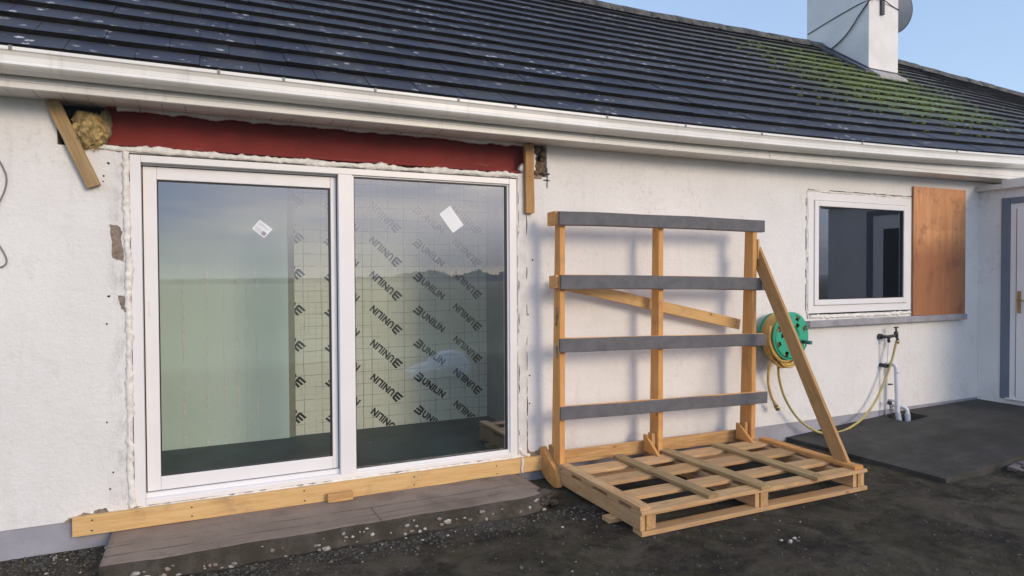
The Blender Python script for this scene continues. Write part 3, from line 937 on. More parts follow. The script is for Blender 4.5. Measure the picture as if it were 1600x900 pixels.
bm = bmesh.new()
x = -7.3
while x < 20.3:
    L = 0.44
    rr = random.Random(int(x * 50)); o0, o1 = rr.uniform(-.006, .008), rr.uniform(-.006, .008)
    prof = [(-0.15, -0.075), (-0.13, -0.02), (-0.075, 0.035), (0, 0.055), (0.075, 0.035), (0.13, -0.02), (0.15, -0.075)]
    rows = []
    for xx, o in ((x + 0.004, o0), (x + L - 0.004, o1)):
        rows.append([bm.verts.new((xx, RY + p[0], RZ + ridge_dz(xx) + 0.03 + p[1] + o)) for p in prof])
    for k in range(6):
        f = bm.faces.new((rows[0][k], rows[1][k], rows[1][k + 1], rows[0][k + 1])); f.smooth = True
    bm.faces.new(rows[0]); bm.faces.new(rows[1][::-1])
    x += L
# mossy bedding mortar lumps along the ridge
for k in range(380):
    x = rnd.uniform(-3, 8.7)
    r = rnd.uniform(0.008, 0.022)
    dy = rnd.uniform(0.0, 0.16)
    blob(bm, (x, RY - dy, RZ + ridge_dz(x) + 0.03 + 0.052 - dy * 0.75), (r * 1.6, r, r * 0.8), 1, 0.3, 2, k * 1.0)
obj('ridge_tiles', bm, MAT['ridge'], roof)

# chimney (sub-part of the roof)
bm = bmesh.new()
box(bm, (8.82, 1.928, 3.6), (9.48, 3.025, 6.7), 0, 0.012)
prism(bm, [(1.927, 4.425), (1.86, 4.375), (1.74, 4.285), (1.72, 4.22), (1.927, 4.30)], 'x', 8.81, 9.42, 1)     # mortar fillet at the foot
def _rz(y): return roof_pt(8.8, (y - EY) / (RY - EY)).z
prism(bm, [(1.84, _rz(1.84) + 0.02), (1.84, _rz(1.84) + 0.066), (2.78, _rz(2.78) + 0.066), (2.78, _rz(2.78) + 0.02)], 'x', 8.64, 8.791, 2)
prism(bm, [(1.90, 4.22), (1.90, 4.43), (2.80, 5.10), (2.80, 4.9)], 'x', 8.792, 8.819, 2)
prism(bm, [(1.90, 4.22), (1.90, 4.40), (2.80, 5.06), (2.80, 4.9)], 'x', 9.481, 9.508, 2)
box(bm, (8.805, 1.9165, 4.425), (9.495, 1.9275, 4.437), 2)
obj('chimney', bm, [MAT['chimney'], MAT['mortar'], MAT['lead']], roof)

# gutter, fascia, soffit
XS = [-7.2 + 0.4 * i for i in range(69)]
bm = bmesh.new()
gp = [(-0.3647, 2.6160), (-0.3790, 2.6160), (-0.3810, 2.5976), (-0.3728, 2.5914), (-0.3647, 2.5720), (-0.3606, 2.5515), (-0.3647, 2.5382), (-0.3769, 2.5341), (-0.3800, 2.5239), (-0.3728, 2.5157), (-0.3544, 2.5034), (-0.3268, 2.4931), (-0.2909, 2.4911), (-0.2725, 2.5003), (-0.2725, 2.5873), (-0.2787, 2.5873), (-0.2787, 2.5075), (-0.2930, 2.4993), (-0.3268, 2.5013), (-0.3524, 2.5136), (-0.3647, 2.5464), (-0.3647, 2.6160)]
loft(bm, gp, XS, lambda k, x: (0, eave_dz(x)))
gut = obj('gutter', bm, MAT['gutter'], house, recentre=False)
bm = bmesh.new()
x = -1.05
for x in (-0.93, 0.06, 0.42, 0.98, 1.55, 1.98, 2.75, 3.50, 4.33, 5.60, 7.05, 8.6):
    box(bm, (x - 0.008, -0.3851, 2.5965 + eave_dz(x)), (x + 0.008, -0.3631, 2.6201 + eave_dz(x)), 0, 0.002)
objs('gutter_clip', bm, MAT['cable'], gut)
bm = bmesh.new()
fp = [(-0.2449, 2.5873), (-0.2520, 2.5873), (-0.2520, 2.4768), (-0.2561, 2.4747), (-0.2561, 2.4665), (-0.2500, 2.4645), (-0.2500, 2.4563), (-0.2582, 2.4522), (-0.2582, 2.4317), (-0.2500, 2.4276), (-0.2357, 2.4276), (-0.2357, 2.4440)]
loft(bm, fp, XS, lambda k, x: (0, eave_dz(x) * (1.0 if k < 3 else 0.42)))
box(bm, (4.555, -0.2607, 2.4389), (4.575, -0.2449, 2.5003), 0, 0.001)
obj('fascia', bm, MAT['gutter'], house, recentre=False)
bm = bmesh.new()
rows = loft(bm, [(-0.240, 2.438), (-0.10, 2.437), (0.0, 2.436), (0.06, 2.436), (0.06, 2.455), (-0.240, 2.455), (-0.240, 2.438)], XS, lambda k, x: (0, eave_dz(x) * 0.35))
obj('soffit', bm, MAT['soffit'], house, recentre=False)

# torn strip of render left hanging under the soffit above the steel
bm = bmesh.new()
top, bot = [], []
for i in range(151):
    x = -0.50 + 2.74 * i / 150
    d = 0.012 + 0.016 * max(0, noise.fractal((x * 9, 1.3, 0), 1, 2, 4) + 0.35)
    top.append((x, 2.4355)); bot.append((x, 2.4355 - d))
for i in range(150):
    vs = []
    for (p, y) in ((bot[i], 0.0), (bot[i + 1], 0.0), (top[i + 1], 0.0), (top[i], 0.0)):
        vs.append(bm.verts.new((p[0], y + 0.004, p[1])))
    wv = []
    for (p, y) in ((bot[i], 0.0), (bot[i + 1], 0.0), (top[i + 1], 0.0), (top[i], 0.0)):
        wv.append(bm.verts.new((p[0], 0.03, p[1])))
    bm.faces.new(vs); bm.faces.new(wv[::-1]); bm.faces.new((vs[0], wv[0], wv[1], vs[1]))
obj('torn_render_strip', bm, MAT['soffit'], house)

# steel lintel: an I-beam primed red
bm = bmesh.new()
box(bm, (-0.548, 0.075, 2.223), (2.30, 0.087, 2.424), 0)
box(bm, (-0.548, 0.008, 2.205), (2.30, 0.139, 2.2225), 0, 0.003)
box(bm, (-0.548, 0.008, 2.4245), (2.30, 0.139, 2.442), 0, 0.003)
lin = obj('steel_lintel', bm, MAT['steel'], house)
tag(lin, 'red oxide primed steel lintel over the patio door')
# back of the recesses beside the lintel
bm = bmesh.new()
box(bm, (-0.80, 0.125, 2.186), (-0.55, 0.139, 2.444), 0)
box(bm, (2.305, 0.125, 2.186), (2.431, 0.139, 2.444), 0)
objs('recess_back', bm, MAT['dark'], house)
# rubble showing in the right-hand recess
bm = bmesh.new()
rr = random.Random(4)
for k in range(34):
    x = 2.318 + rr.random() * 0.115; z = 2.20 + rr.random() * 0.21
    r = rr.uniform(0.016, 0.034)
    blob(bm, (x, 0.05 + rr.uniform(-0.03, 0.03), z), (r, r, r * 1.1), 2, 0.4, 1.5, k * 3.3)
obj('rubble_infill', bm, MAT['stone'], house)
bm = bmesh.new()
box(bm, (2.306, -0.006, 2.168), (2.385, 0.05, 2.196), 0, 0.004)
obj('brick_stub', bm, MAT['block'], house)
bm = bmesh.new()      # rusty tie wire at the corner of the recess
tube(bm, [(2.432, -0.004, 2.26), (2.433, -0.006, 2.20), (2.431, -0.005, 2.10)], 0.003, 6)
tube(bm, [(2.40, -0.006, 2.163), (2.455, -0.007, 2.160)], 0.003, 6)
tube(bm, [(2.425, -0.006, 2.205), (2.45, -0.007, 2.212)], 0.007, 6)
objs('tie_wire', bm, MAT['metal_dark'], house)

# chipped render and screw holes in the wall
bm = bmesh.new()
patch(bm, [(-0.546, 1.725), (-0.50, 1.722), (-0.479, 1.686), (-0.488, 1.634), (-0.473, 1.576), (-0.473, 1.506), (-0.536, 1.527), (-0.534, 1.614)], -0.003, 0.01, 1)
patch(bm, [(-0.508, 1.299), (-0.469, 1.294), (-0.468, 1.192), (-0.490, 1.217), (-0.502, 1.258)], -0.003, 0.01, 2)
patch(bm, [(-0.80, -0.040), (-0.775, -0.016), (-0.737, -0.014), (-0.70, 0.004), (-0.66, -0.004), (-0.625, 0.016), (-0.585, 0.012), (-0.572, -0.02), (-0.573, -0.040)], -0.003, 0.01, 3, 4, 0.010)
patch(bm, [(2.246, 0.068), (2.262, 0.025), (2.305, 0.008), (2.345, 0.022), (2.37, 0.034), (2.392, 0.004), (2.42, -0.036), (2.25, -0.036)], -0.003, 0.01, 4, 4, 0.010)
objs('exposed_block', bm, MAT['block'], house)
bm = bmesh.new()
for (x, z) in ((-0.547, 2.093), (-0.571, 2.015), (-0.575, 1.984), (-0.555, 1.294), (-0.568, 1.128), (-0.576, 0.534), (-0.547, 0.227), (-0.565, 0.128), (2.236, 2.02), (2.238, 1.80), (2.30, 1.53), (2.26, 1.10), (2.27, 0.62), (2.268, 0.40), (-0.79, 2.33), (-0.74, 2.16)):
    r = rnd.uniform(0.004, 0.008)
    pts = [(x + r * math.cos(a) * rnd.uniform(.7, 1.3), z + r * math.sin(a) * rnd.uniform(.7, 1.3)) for a in [2 * math.pi * k / 9 for k in range(9)]]
    prism(bm, pts, 'y', -0.0025, 0.006)
objs('screw_hole', bm, MAT['dark'], house)
# rough plaster band up the right side of the door opening
bm = bmesh.new()
pts = [(2.170, -0.03), (2.236, -0.03)] + [(2.242 + 0.006 * noise.noise((z * 6, 1, 1)), z) for z in [0.0 + 0.06 * k for k in range(36)]] + [(2.24, 2.185), (2.170, 2.185)]
patch(bm, pts, -0.006, 0.01, 8, 2, 0.003)
obj('plaster_band', bm, MAT['plaster_patch'], house)
bm = bmesh.new()    # cracks each side of that band
rr = random.Random(12)
for x0 in (2.177, 2.249):
    z = 0.03
    while z < 2.12:
        L = rr.uniform(0.02, 0.16)
        if rr.random() < 0.55:
            n = 6
            l = [(x0 + 0.004 * noise.noise((zz * 30, x0, 1)) - 0.0018, zz) for zz in [z + L * k / n for k in range(n + 1)]]
            w = rr.uniform(0.002, 0.006)
            prism(bm, l + [(p[0] + w * (0.2 + math.sin(math.pi * (i + .5) / (n + 1))), p[1]) for i, p in list(enumerate(l))[::-1]], 'y', -0.0085 if x0 < 2.2 else -0.0035, 0.004)
        z += L + rr.uniform(0.0, 0.06)
objs('crack', bm, MAT['dark'], house)

# ---------------------------------------------------------------- patio door
door = bpy.data.objects.new('patio_door', None); door.empty_display_size = 0.2
link(door, house, Vector((0.86, 0.0, 0.0)))
tag(door, 'white sliding patio door with sliding left leaf and fixed right pane')
bm = bmesh.new()
FY0, FY1 = -0.004, 0.118
box(bm, (-0.436, FY0, 0.0), (-0.379, FY1, 2.155), 0, 0.003)       # left jamb
box(bm, (2.102, FY0, 0.0), (2.163, FY1, 2.155), 0, 0.003)         # right jamb
box(bm, (-0.3785, FY0, 2.112), (2.1015, FY1, 2.155), 0, 0.003)
box(bm, (-0.3785, 0.045, 2.101), (0.8055, FY1, 2.1115), 0, 0.002)
box(bm, (-0.3785, 0.040, 0.0315), (0.8055, FY1, 0.061), 0, 0.002)    # head
box(bm, (-0.3785, FY0, 0.0), (2.1015, FY1, 0.031), 0, 0.003)      # sill
box(bm, (0.806, FY0, 0.0315), (0.902, FY1, 2.1115), 0, 0.003)     # mullion
# fixed-pane glazing rebate
box(bm, (0.9025, 0.012, 0.0315), (0.915, 0.06, 2.1115), 0, 0.002)
box(bm, (2.089, 0.012, 0.0315), (2.1015, 0.06, 2.1115), 0, 0.002)
box(bm, (0.9155, 0.012, 2.102), (2.0885, 0.06, 2.1115), 0, 0.002)
box(bm, (0.9155, 0.012, 0.0315), (2.0885, 0.06, 0.052), 0, 0.002)
obj('frame', bm, MAT['pvc'], door)
bm = bmesh.new()
SY0, SY1 = 0.055, 0.105
box(bm, (-0.372, SY0, 0.066), (-0.297, SY1, 2.095), 0, 0.004)
box(bm, (0.762, SY0, 0.066), (0.80, SY1, 2.095), 0, 0.004)
box(bm, (-0.2965, SY0, 2.018), (0.7615, SY1, 2.095), 0, 0.004)
box(bm, (-0.2965, SY0, 0.066), (0.7615, SY1, 0.150), 0, 0.004)
obj('sliding_sash', bm, MAT['pvc'], door)
bm = bmesh.new()
box(bm, (-0.3785, SY0 + 0.012, 0.0615), (-0.3725, SY1, 2.1005), 0)
box(bm, (0.8005, SY0 + 0.006, 0.0615), (0.8055, SY1, 2.1005), 0)
box(bm, (-0.372, SY0 + 0.012, 2.0955), (0.80, SY1, 2.1005), 0)
box(bm, (-0.372, SY0 + 0.012, 0.0615), (0.80, SY1, 0.0655), 0)
g = 0.006
for (a, b, c, d, y) in ((-0.2965, 0.7615, 0.1505, 2.0175, 0.066), (0.9155, 2.0885, 0.0525, 2.1015, 0.022)):
    box(bm, (a, y, c), (a + g, y + 0.02, d), 0); box(bm, (b - 2 * g, y, c), (b, y + 0.02, d), 0)
    box(bm, (a + g, y, d - g * 1.4), (b - 2 * g, y + 0.02, d), 0); box(bm, (a + g, y, c), (b - 2 * g, y + 0.02, c + g), 0)
obj('gasket', bm, MAT['gasket'], door)
bm = bmesh.new()
box(bm, (-0.350, SY0 - 0.004, 1.17), (-0.332, SY0 + 0.002, 1.26), 0, 0.0015)
box(bm, (-0.347, SY0 - 0.0055, 1.178), (-0.335, SY0 - 0.004, 1.252), 0, 0.0005)
obj('finger_pull', bm, MAT['pvc'], door)
newbox('sliding_pane', (-0.2905, 0.078, 0.156), (0.7495, 0.098, 2.009), MAT['glass'], door)
newbox('fixed_pane', (0.9215, 0.033, 0.058), (2.0765, 0.053, 2.093), MAT['glass'], door)
def sticker(name, cs, y, lines):
    bm = bmesh.new()
    prism(bm, cs, 'y', y - 0.0012, y, 0)
    if lines:
        a, b, c, d = [Vector(p) for p in cs]
        for i in range(9):
            t0 = 0.12 + 0.085 * i
            for (s0, s1) in ((0.10, rnd.uniform(0.35, 0.55)), (0.62, rnd.uniform(0.75, 0.92))):
                p = a.lerp(d, t0).lerp(b.lerp(c, t0), s0); q = a.lerp(d, t0).lerp(b.lerp(c, t0), s1)
                p2 = a.lerp(d, t0 + .03).lerp(b.lerp(c, t0 + .03), s0); q2 = a.lerp(d, t0 + .03).lerp(b.lerp(c, t0 + .03), s1)
                prism(bm, [p, q, q2, p2], 'y', y - 0.0016, y - 0.0011, 1)
        p = [a.lerp(d, u).lerp(b.lerp(c, u), s) for (u, s) in ((0.66, 0.10), (0.66, 0.42), (0.92, 0.42), (0.92, 0.10))]
        prism(bm, p, 'y', y - 0.0018, y - 0.0013, 1)
    return obj(name, bm, [MAT['paper'], MAT['print'], MAT['ink']], door)
sticker('glass_label', [(0.255, 1.726), (0.304, 1.788), (0.384, 1.727), (0.331, 1.667)], 0.0775, True)
sticker('glass_label', [(1.544, 1.866), (1.630, 1.931), (1.737, 1.790), (1.650, 1.728)], 0.0325, False)
# foam round the frame, part of the fitted door
bm = bmesh.new()
lumpy(bm, [(-0.60, -0.004, 2.192), (-0.45, -0.004, 2.187), (0.4, -0.002, 2.178), (1.3, -0.002, 2.176), (2.24, -0.002, 2.190)], 0.003, 0.030, 3.0, flat=0.45)
lumpy(bm, [(-0.455, -0.002, 2.17), (-0.452, -0.001, 1.2), (-0.456, -0.001, 0.0)], 0.008, 0.028, 6.0, flat=0.75)
lumpy(bm, [(2.176, -0.001, 2.15), (2.174, 0.0, 1.2), (2.176, 0.0, 0.02)], 0.005, 0.011, 11.0, flat=0.8)
lumpy(bm, [(2.17, -0.004, 0.06), (2.215, -0.01, 0.012), (2.262, -0.012, -0.006)], 0.008, 0.018, 15.0, flat=0.8)
lumpy(bm, [(-0.50, 0.006, -0.020), (0.8, 0.006, -0.018), (2.2, 0.006, -0.018)], 0.012, 0.022, 19.0, flat=0.8)
lumpy(bm, [(2.20, 0.015, 2.26), (2.235, 0.012, 2.235), (2.30, 0.01, 2.24)], 0.022, 0.045, 23.0, flat=0.8)
lumpy(bm, [(2.305, 0.01, 2.41), (2.312, 0.01, 2.34), (2.318, 0.01, 2.23)], 0.012, 0.026, 27.0, flat=0.8)
objs('foam_bead', bm, MAT['foam'], door)

# ---------------------------------------------------------------- small window
win = bpy.data.objects.new('window', None); win.empty_display_size = 0.2
link(win, house, Vector((6.1, 0.0, 1.0)))
tag(win, 'white framed window with dark pane beside the plywood')
bm = bmesh.new()
a0, a1, b0, b1 = 5.335, 6.895, 1.018, 2.215
w = 0.075
box(bm, (a0, -0.004, b0), (a0 + w, 0.09, b1), 0, 0.003); box(bm, (a1 - w, -0.004, b0), (a1, 0.09, b1), 0, 0.003)
box(bm, (a0 + w, -0.004, b1 - w), (a1 - w, 0.09, b1), 0, 0.003); box(bm, (a0 + w, -0.004, b0), (a1 - w, 0.09, b0 + w), 0, 0.003)
obj('window_frame', bm, MAT['pvc'], win)
bm = bmesh.new()
c0, c1, d0, d1 = a0 + w + 0.004, a1 - w - 0.004, b0 + w + 0.004, b1 - w - 0.004
s = 0.055
box(bm, (c0, -0.016, d0), (c0 + s, 0.05, d1), 0, 0.006); box(bm, (c1 - s, -0.016, d0), (c1, 0.05, d1), 0, 0.006)
box(bm, (c0 + s, -0.016, d1 - s), (c1 - s, 0.05, d1), 0, 0.006); box(bm, (c0 + s, -0.016, d0), (c1 - s, 0.05, d0 + s), 0, 0.006)
obj('sash', bm, MAT['pvc'], win)
bm = bmesh.new()
q = 0.007
box(bm, (c0 + s, -0.004, d0 + s), (c0 + s + q, 0.04, d1 - s), 0); box(bm, (c1 - s - q, -0.004, d0 + s), (c1 - s, 0.04, d1 - s), 0)
box(bm, (c0 + s + q, -0.004, d1 - s - q), (c1 - s - q, 0.04, d1 - s), 0); box(bm, (c0 + s + q, -0.004, d0 + s), (c1 - s - q, 0.04, d0 + s + q), 0)
obj('gasket', bm, MAT['gasket'], win)
newbox('pane', (c0 + s + q + 0.0005, 0.012, d0 + s + q + 0.0005), (c1 - s - q - 0.0005, 0.03, d1 - s - q - 0.0005), MAT['glass_win'], win)
bm = bmesh.new()
box(bm, (5.295, -0.065, 0.885), (7.80, 0.002, 0.948), 0, 0.006)
obj('sill', bm, MAT['sill'], win)
bm = bmesh.new()
lumpy(bm, [(5.36, 0.0, 0.985), (6.1, 0.0, 0.978), (6.89, 0.0, 0.985)], 0.010, 0.026, 31.0, flat=0.8)
lumpy(bm, [(5.322, 0.0, 2.22), (5.318, 0.0, 1.6), (5.320, 0.0, 1.05), (5.335, -0.01, 0.97)], 0.005, 0.014, 35.0, flat=0.8)
lumpy(bm, [(5.33, 0.004, 2.226), (6.1, 0.004, 2.224), (6.90, 0.004, 2.222)], 0.006, 0.013, 39.0, flat=0.8)
objs('foam_bead', bm, MAT['foam'], win)
bm = bmesh.new()
rr = random.Random(3)
x = 5.33
while x < 6.86:
    L = rr.uniform(0.05, 0.2)
    if rr.random() < 0.75:
        n = 6; l = [(xx, 2.237 + 0.004 * noise.noise((xx * 25, 4, 1))) for xx in [x + L * k / n for k in range(n + 1)]]
        prism(bm, l + [(p[0], p[1] + rr.uniform(0.002, 0.009)) for p in l[::-1]], 'y', -0.003, 0.004)
    x += L
z = 1.05
while z < 2.2:
    L = rr.uniform(0.03, 0.14)
    if rr.random() < 0.6:
        n = 5; l = [(5.300 + 0.005 * noise.noise((zz * 25, 4, 1)), zz) for zz in [z + L * k / n for k in range(n + 1)]]
        prism(bm, l + [(p[0] + rr.uniform(0.002, 0.006), p[1]) for p in l[::-1]], 'y', -0.003, 0.004)
    z += L
objs('crack', bm, MAT['dark'], win)
newbox('hidden_opening_infill', (6.91, 0.02, 0.95), (7.80, 0.10, 2.22), MAT['dark'], win)

# ---------------------------------------------------------------- rooms behind the glass
tag(newbox('room_floor', (-1.25, 0.142, -0.05), (2.75, 1.285, 0.035), MAT['teal']), kind='structure')
tag(newbox('room_ceiling', (-1.25, 0.142, 2.30), (2.75, 1.285, 2.40), MAT['room']), kind='structure')
bm = bmesh.new()
box(bm, (2.44, 0.142, 0.036), (2.56, 1.285, 2.299)); box(bm, (-1.25, 0.142, 0.036), (-1.12, 1.285, 2.299)); box(bm, (-1.25, 1.321, -0.05), (2.75, 1.42, 2.40))
tag(obj('room_wall', bm, MAT['room']), kind='structure')
bm = bmesh.new()
wall_holes(bm, 4.6, 8.3, 0.0, 2.42, [(4.72, 8.2, 0.05, 2.35)], 0.145, 3.2)
box(bm, (4.6, 3.201, 0.0), (8.3, 3.3, 2.42))
tag(obj('back_room_wall', bm, MAT['room_dark']), kind='structure')

plb = newbox('plasterboard_panel', (-1.119, 1.222, 0.036), (0.596, 1.285, 2.298), MAT['board'], None, 0.002)
tag(plb, 'pale green scuffed plasterboard panel behind the sliding left pane', 'board')
bm = bmesh.new(); box(bm, (0.597, 1.240, 0.036), (0.650, 1.286, 2.298), 0, 0.004)
tag(obj('timber_upright', bm, MAT['board_edge']), 'thin olive upright strip between plasterboard and printed foil board', 'batten')

# printing for the foil boards: one UNILIN mark, copied over the boards in alternate directions
fc = bpy.data.curves.new('mark', 'FONT')
fc.body = 'UNILIN'
fc.size = 0.098
fc.offset = 0.0050
fc.align_x = 'LEFT'; fc.align_y = 'CENTER'
fc.space_character = 1.10
fc.resolution_u = 3
fo = bpy.data.objects.new('mark', fc)
COL.objects.link(fo)
dg = bpy.context.evaluated_depsgraph_get()
mark_me = bpy.data.meshes.new_from_object(fo.evaluated_get(dg))
bpy.data.objects.remove(fo)
def mark(bm, cx, cz, ang, y):
    n0 = len(bm.verts)
    tmp = bmesh.new(); tmp.from_mesh(mark_me)
    xs_ = [v.co.x for v in tmp.verts]; x0, x1 = min(xs_), max(xs_)
    ys_ = [v.co.y for v in tmp.verts]; yc = (min(ys_) + max(ys_)) / 2
    k = 0.262 / (x1 - x0)
    for v in tmp.verts: v.co = Vector(((v.co.x - x0) * k + 0.085 - 0.174, (v.co.y - yc) * k * 1.12, 0))
    # emblem: a slanted three-pronged fork pointing away from the word
    quads = [[(-0.120, -0.040), (-0.101, -0.030), (-0.101, 0.034), (-0.120, 0.040)]]
    for j in (-1, 0, 1):
        y0_, y1_ = 0.029 * j, 0.031 * j + 0.006
        quads.append([(-0.112, y0_ - 0.0105), (-0.112, y0_ + 0.0105), (-0.168 + 0.008 * j, y1_ + 0.0075), (-0.176 + 0.008 * j, y1_ - 0.0105)])
    for q_ in quads: tmp.faces.new([tmp.verts.new((a, b, 0)) for a, b in q_])
    ca, sa = math.cos(ang), math.sin(ang)
    # emblem turned so its chevrons open along the text
    for v in tmp.verts:
        x, z = v.co.x, v.co.y
        v.co = Vector((cx + x * ca - z * sa, y, cz + x * sa + z * ca))
    me = bpy.data.meshes.new('t'); tmp.to_mesh(me); tmp.free()
    bm.from_mesh(me); bpy.data.meshes.remove(me)
def foil_board(name, x0, x1, y0, cols, label):
    o = newbox(name, (x0, y0, 0.036), (x1, y0 + 0.05, 2.298), MAT['foil'], None, 0.001)
    tag(o, label, 'insulation board', 'printed insulation boards lining the room')
    bm = bmesh.new()
    for (cx, cz, ang) in cols:
        for k in range(-7, 8):
            z = cz + 0.31 * k
            if 0.0 < z < 2.2: mark(bm, cx, z, R(ang), y0 - 0.0015)
    for pl, nn in (((x0 + 0.002, 0, 0), (-1, 0, 0)), ((x1 - 0.002, 0, 0), (1, 0, 0)), ((0, 0, 0.04), (0, 0, -1))):
        bmesh.ops.bisect_plane(bm, geom=bm.verts[:] + bm.edges[:] + bm.faces[:], plane_co=pl, plane_no=nn, clear_outer=True)
    bmesh.ops.recalc_face_normals(bm, faces=bm.faces[:])
    obj('printed_lettering', bm, MAT['ink'], o)
    return o
foil_board('insulation_board', 0.651, 1.233, 1.27, [(0.585, 1.52, 138), (1.06, 1.62, -40)], 'foil insulation board behind the sliding pane, its print cut off by the olive strip')
foil_board('insulation_board', 1.237, 2.438, 1.27, [(1.443, 1.63, 138), (1.860, 1.62, -38), (2.235, 1.63, 138)], 'wide foil insulation board behind the fixed right pane with diagonal black lettering')

# ================================================================== PORCH at the right
porch = empty('porch', (9.5, -1.0, -0.02), 'white flat roofed side porch with slate blue door surround at right', 'porch')
bm = bmesh.new()
prism(bm, [(-2.0, -0.2), (-0.001, -0.2), (-0.001, 2.40), (-2.0, 2.40)], 'x', 8.11, 11.0)
obj('wall', bm, MAT['render'], porch)
bm = bmesh.new()
box(bm, (8.045, -2.07, 2.352), (11.05, -0.27, 2.452), 0, 0.006)
box(bm, (8.045, -0.269, 2.352), (11.05, -0.002, 2.41), 0, 0.004)
obj('fascia', bm, MAT['gutter'], porch)
bm = bmesh.new()
box(bm, (8.095, -0.336, 0.0), (8.135, -0.245, 2.25), 0, 0.003)
box(bm, (8.095, -1.30, 2.182), (8.135, -0.3365, 2.25), 0, 0.003)
box(bm, (8.095, -1.39, 0.0), (8.135, -1.3005, 2.25), 0, 0.003)
obj('door_surround', bm, MAT['surround'], porch)
pd = newbox('door', (8.104, -1.299, 0.012), (8.13, -0.337, 2.18), MAT['pvc'], porch, 0.002)
tag(pd, 'white porch door with brass handle')
bm = bmesh.new()
box(bm, (8.092, -1.24, 0.03), (8.1035, -0.405, 2.12), 0, 0.004)
box(bm, (8.097, -0.4045, 0.03), (8.1035, -0.398, 2.12), 1)
obj('leaf', bm, [MAT['pvc'], MAT['gasket']], pd)
bm = bmesh.new(); box(bm, (8.089, -1.14, 1.02), (8.0915, -0.56, 2.00), 0, 0.001)
obj('door_glass', bm, MAT['gasket'], pd)  # guessed dark panel, added to darken what the small window mirrors
bm = bmesh.new()
box(bm, (8.082, -0.455, 0.965), (8.0915, -0.418, 1.21), 0, 0.003)
tube(bm, [(8.082, -0.437, 1.11), (8.045, -0.437, 1.11), (8.04, -0.445, 1.11), (8.04, -0.54, 1.105)], 0.009, 8)
obj('handle', bm, MAT['brass'], pd)
bm = bmesh.new(); box(bm, (8.07, -1.33, -0.002), (8.1095, -0.31, 0.011), 0, 0.002)
obj('threshold', bm, MAT['pvc'], porch)

# ================================================================== CONCRETE STEP
bm = bmesh.new()
N = 60
top = []
for i in range(N + 1):
    x = -0.54 + 2.71 * i / N
    yf = -0.585 + 0.02 * noise.fractal((x * 3, 2, 1), 1, 2, 4) + (0.10 * max(0, (x - 2.02) / 0.15) ** 2 if x > 2.02 else 0)
    top.append((x - 0.012, yf))
rows = []
for (x, yf) in top:
    zt = -0.122 + 0.004 * noise.noise((x * 3, 0, 0)) - (0.02 * max(0, (x - 2.08) / 0.09) if x > 2.08 else 0)
    prof = [(0.0, zt - 0.003)]
    for k in range(1, 11): prof.append((yf * k / 11 * 1.0, zt + 0.003 * noise.noise((x * 4, k * 0.5, 3))))
    j = 0.012 * noise.noise((x * 12, 5, 5))
    prof += [(yf + 0.018, zt - 0.001), (yf, zt - 0.012 + j * 0.4), (yf - 0.012 + j, zt - 0.04), (yf - 0.03 + j * 1.6, zt - 0.075), (yf - 0.055 + j * 2, -0.235)]
    rows.append([bm.verts.new((x, p[0], p[1])) for p in prof])
for i in range(N):
    for k in range(len(rows[0]) - 1):
        f = bm.faces.new((rows[i][k], rows[i + 1][k], rows[i + 1][k + 1], rows[i][k + 1])); f.smooth = True
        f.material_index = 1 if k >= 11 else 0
for rw, fl in ((rows[0], 0), (rows[-1], 1)):
    b0 = bm.verts.new((rw[0].co.x, 0.0, -0.235))
    f = bm.faces.new(([b0] + rw) if fl == 0 else ([b0] + rw)[::-1]); f.material_index = 1
rr = random.Random(21)
for k in range(60):      # pale aggregate showing in the broken front edge
    x = rr.uniform(-0.45, 2.15); t = rr.random()
    yf = -0.60 + (0.08 if x > 2.1 else 0) - 0.035 * t
    r = rr.uniform(0.004, 0.012) * (2.0 if rr.random() < 0.16 else 1)
    blob(bm, (x, yf + 0.004, -0.14 - 0.075 * t), (r * rr.uniform(1.0, 1.9), r * 0.7, r * rr.uniform(.7, 1.1)), 2, 0.6, 1.6, k * 2.1, 2 if rr.random() < 0.6 else 3)
for (x, y, z, r) in ((2.14, -0.50, -0.15, 0.05), (2.21, -0.47, -0.17, 0.045), (2.10, -0.57, -0.175, 0.035), (2.17, -0.57, -0.19, 0.03)):
    blob(bm, (x, y, z), (r * 1.2, r * .9, r * .7), 3, 0.75, 1.5, x * 9, 1)
stp = obj('concrete_step', bm, [MAT['step'], MAT['step_side'], MAT['stone_pale'], MAT['block']], None)
tag(stp, 'long worn concrete step with broken mossy front edge below the patio door', 'step')

# timber beam nailed along the foot of the door, and loose bits of timber
tb = board('timber_beam', (-0.753, -0.026, -0.064), (2.372, -0.026, -0.072), 0.112, 0.044, (0, 0, 1), MAT['wood_yellow'], None, 0.003, seed=5, nails=((0.03, 0.55), (0.2, 0.5), (0.42, 0.6), (0.66, 0.5), (0.87, 0.55)))
tag(tb, 'long yellow timber board fixed along the wall under the patio door', 'timber board')
bm = bmesh.new()
lumpy(bm, [(2.178, -0.055, -0.012), (2.182, -0.056, -0.05), (2.172, -0.055, -0.09), (2.176, -0.053, -0.125)], 0.005, 0.011, 43)
tag(obj('foam_drip', bm, MAT['foam']), 'thin dried foam drip running down the yellow timber board', 'foam')
wb = board('wood_block', (0.70, -0.085, -0.092), (0.868, -0.085, -0.092), 0.056, 0.05, (0, 0, 1), MAT['wood'], None, 0.004)
tag(wb, 'small wood block on the step against the long yellow timber board', 'wood block')
d1 = board('timber_batten', (-0.8165, -0.026, 2.432), (-0.6185, -0.026, 1.945), 0.074, 0.04, (1, 0, 0.4), MAT['wood_old'], None, 0.003, seed=8)
tag(d1, 'weathered batten fixed slanting across the wall beside the yellow insulation', 'batten', 'battens at the lintel ends')
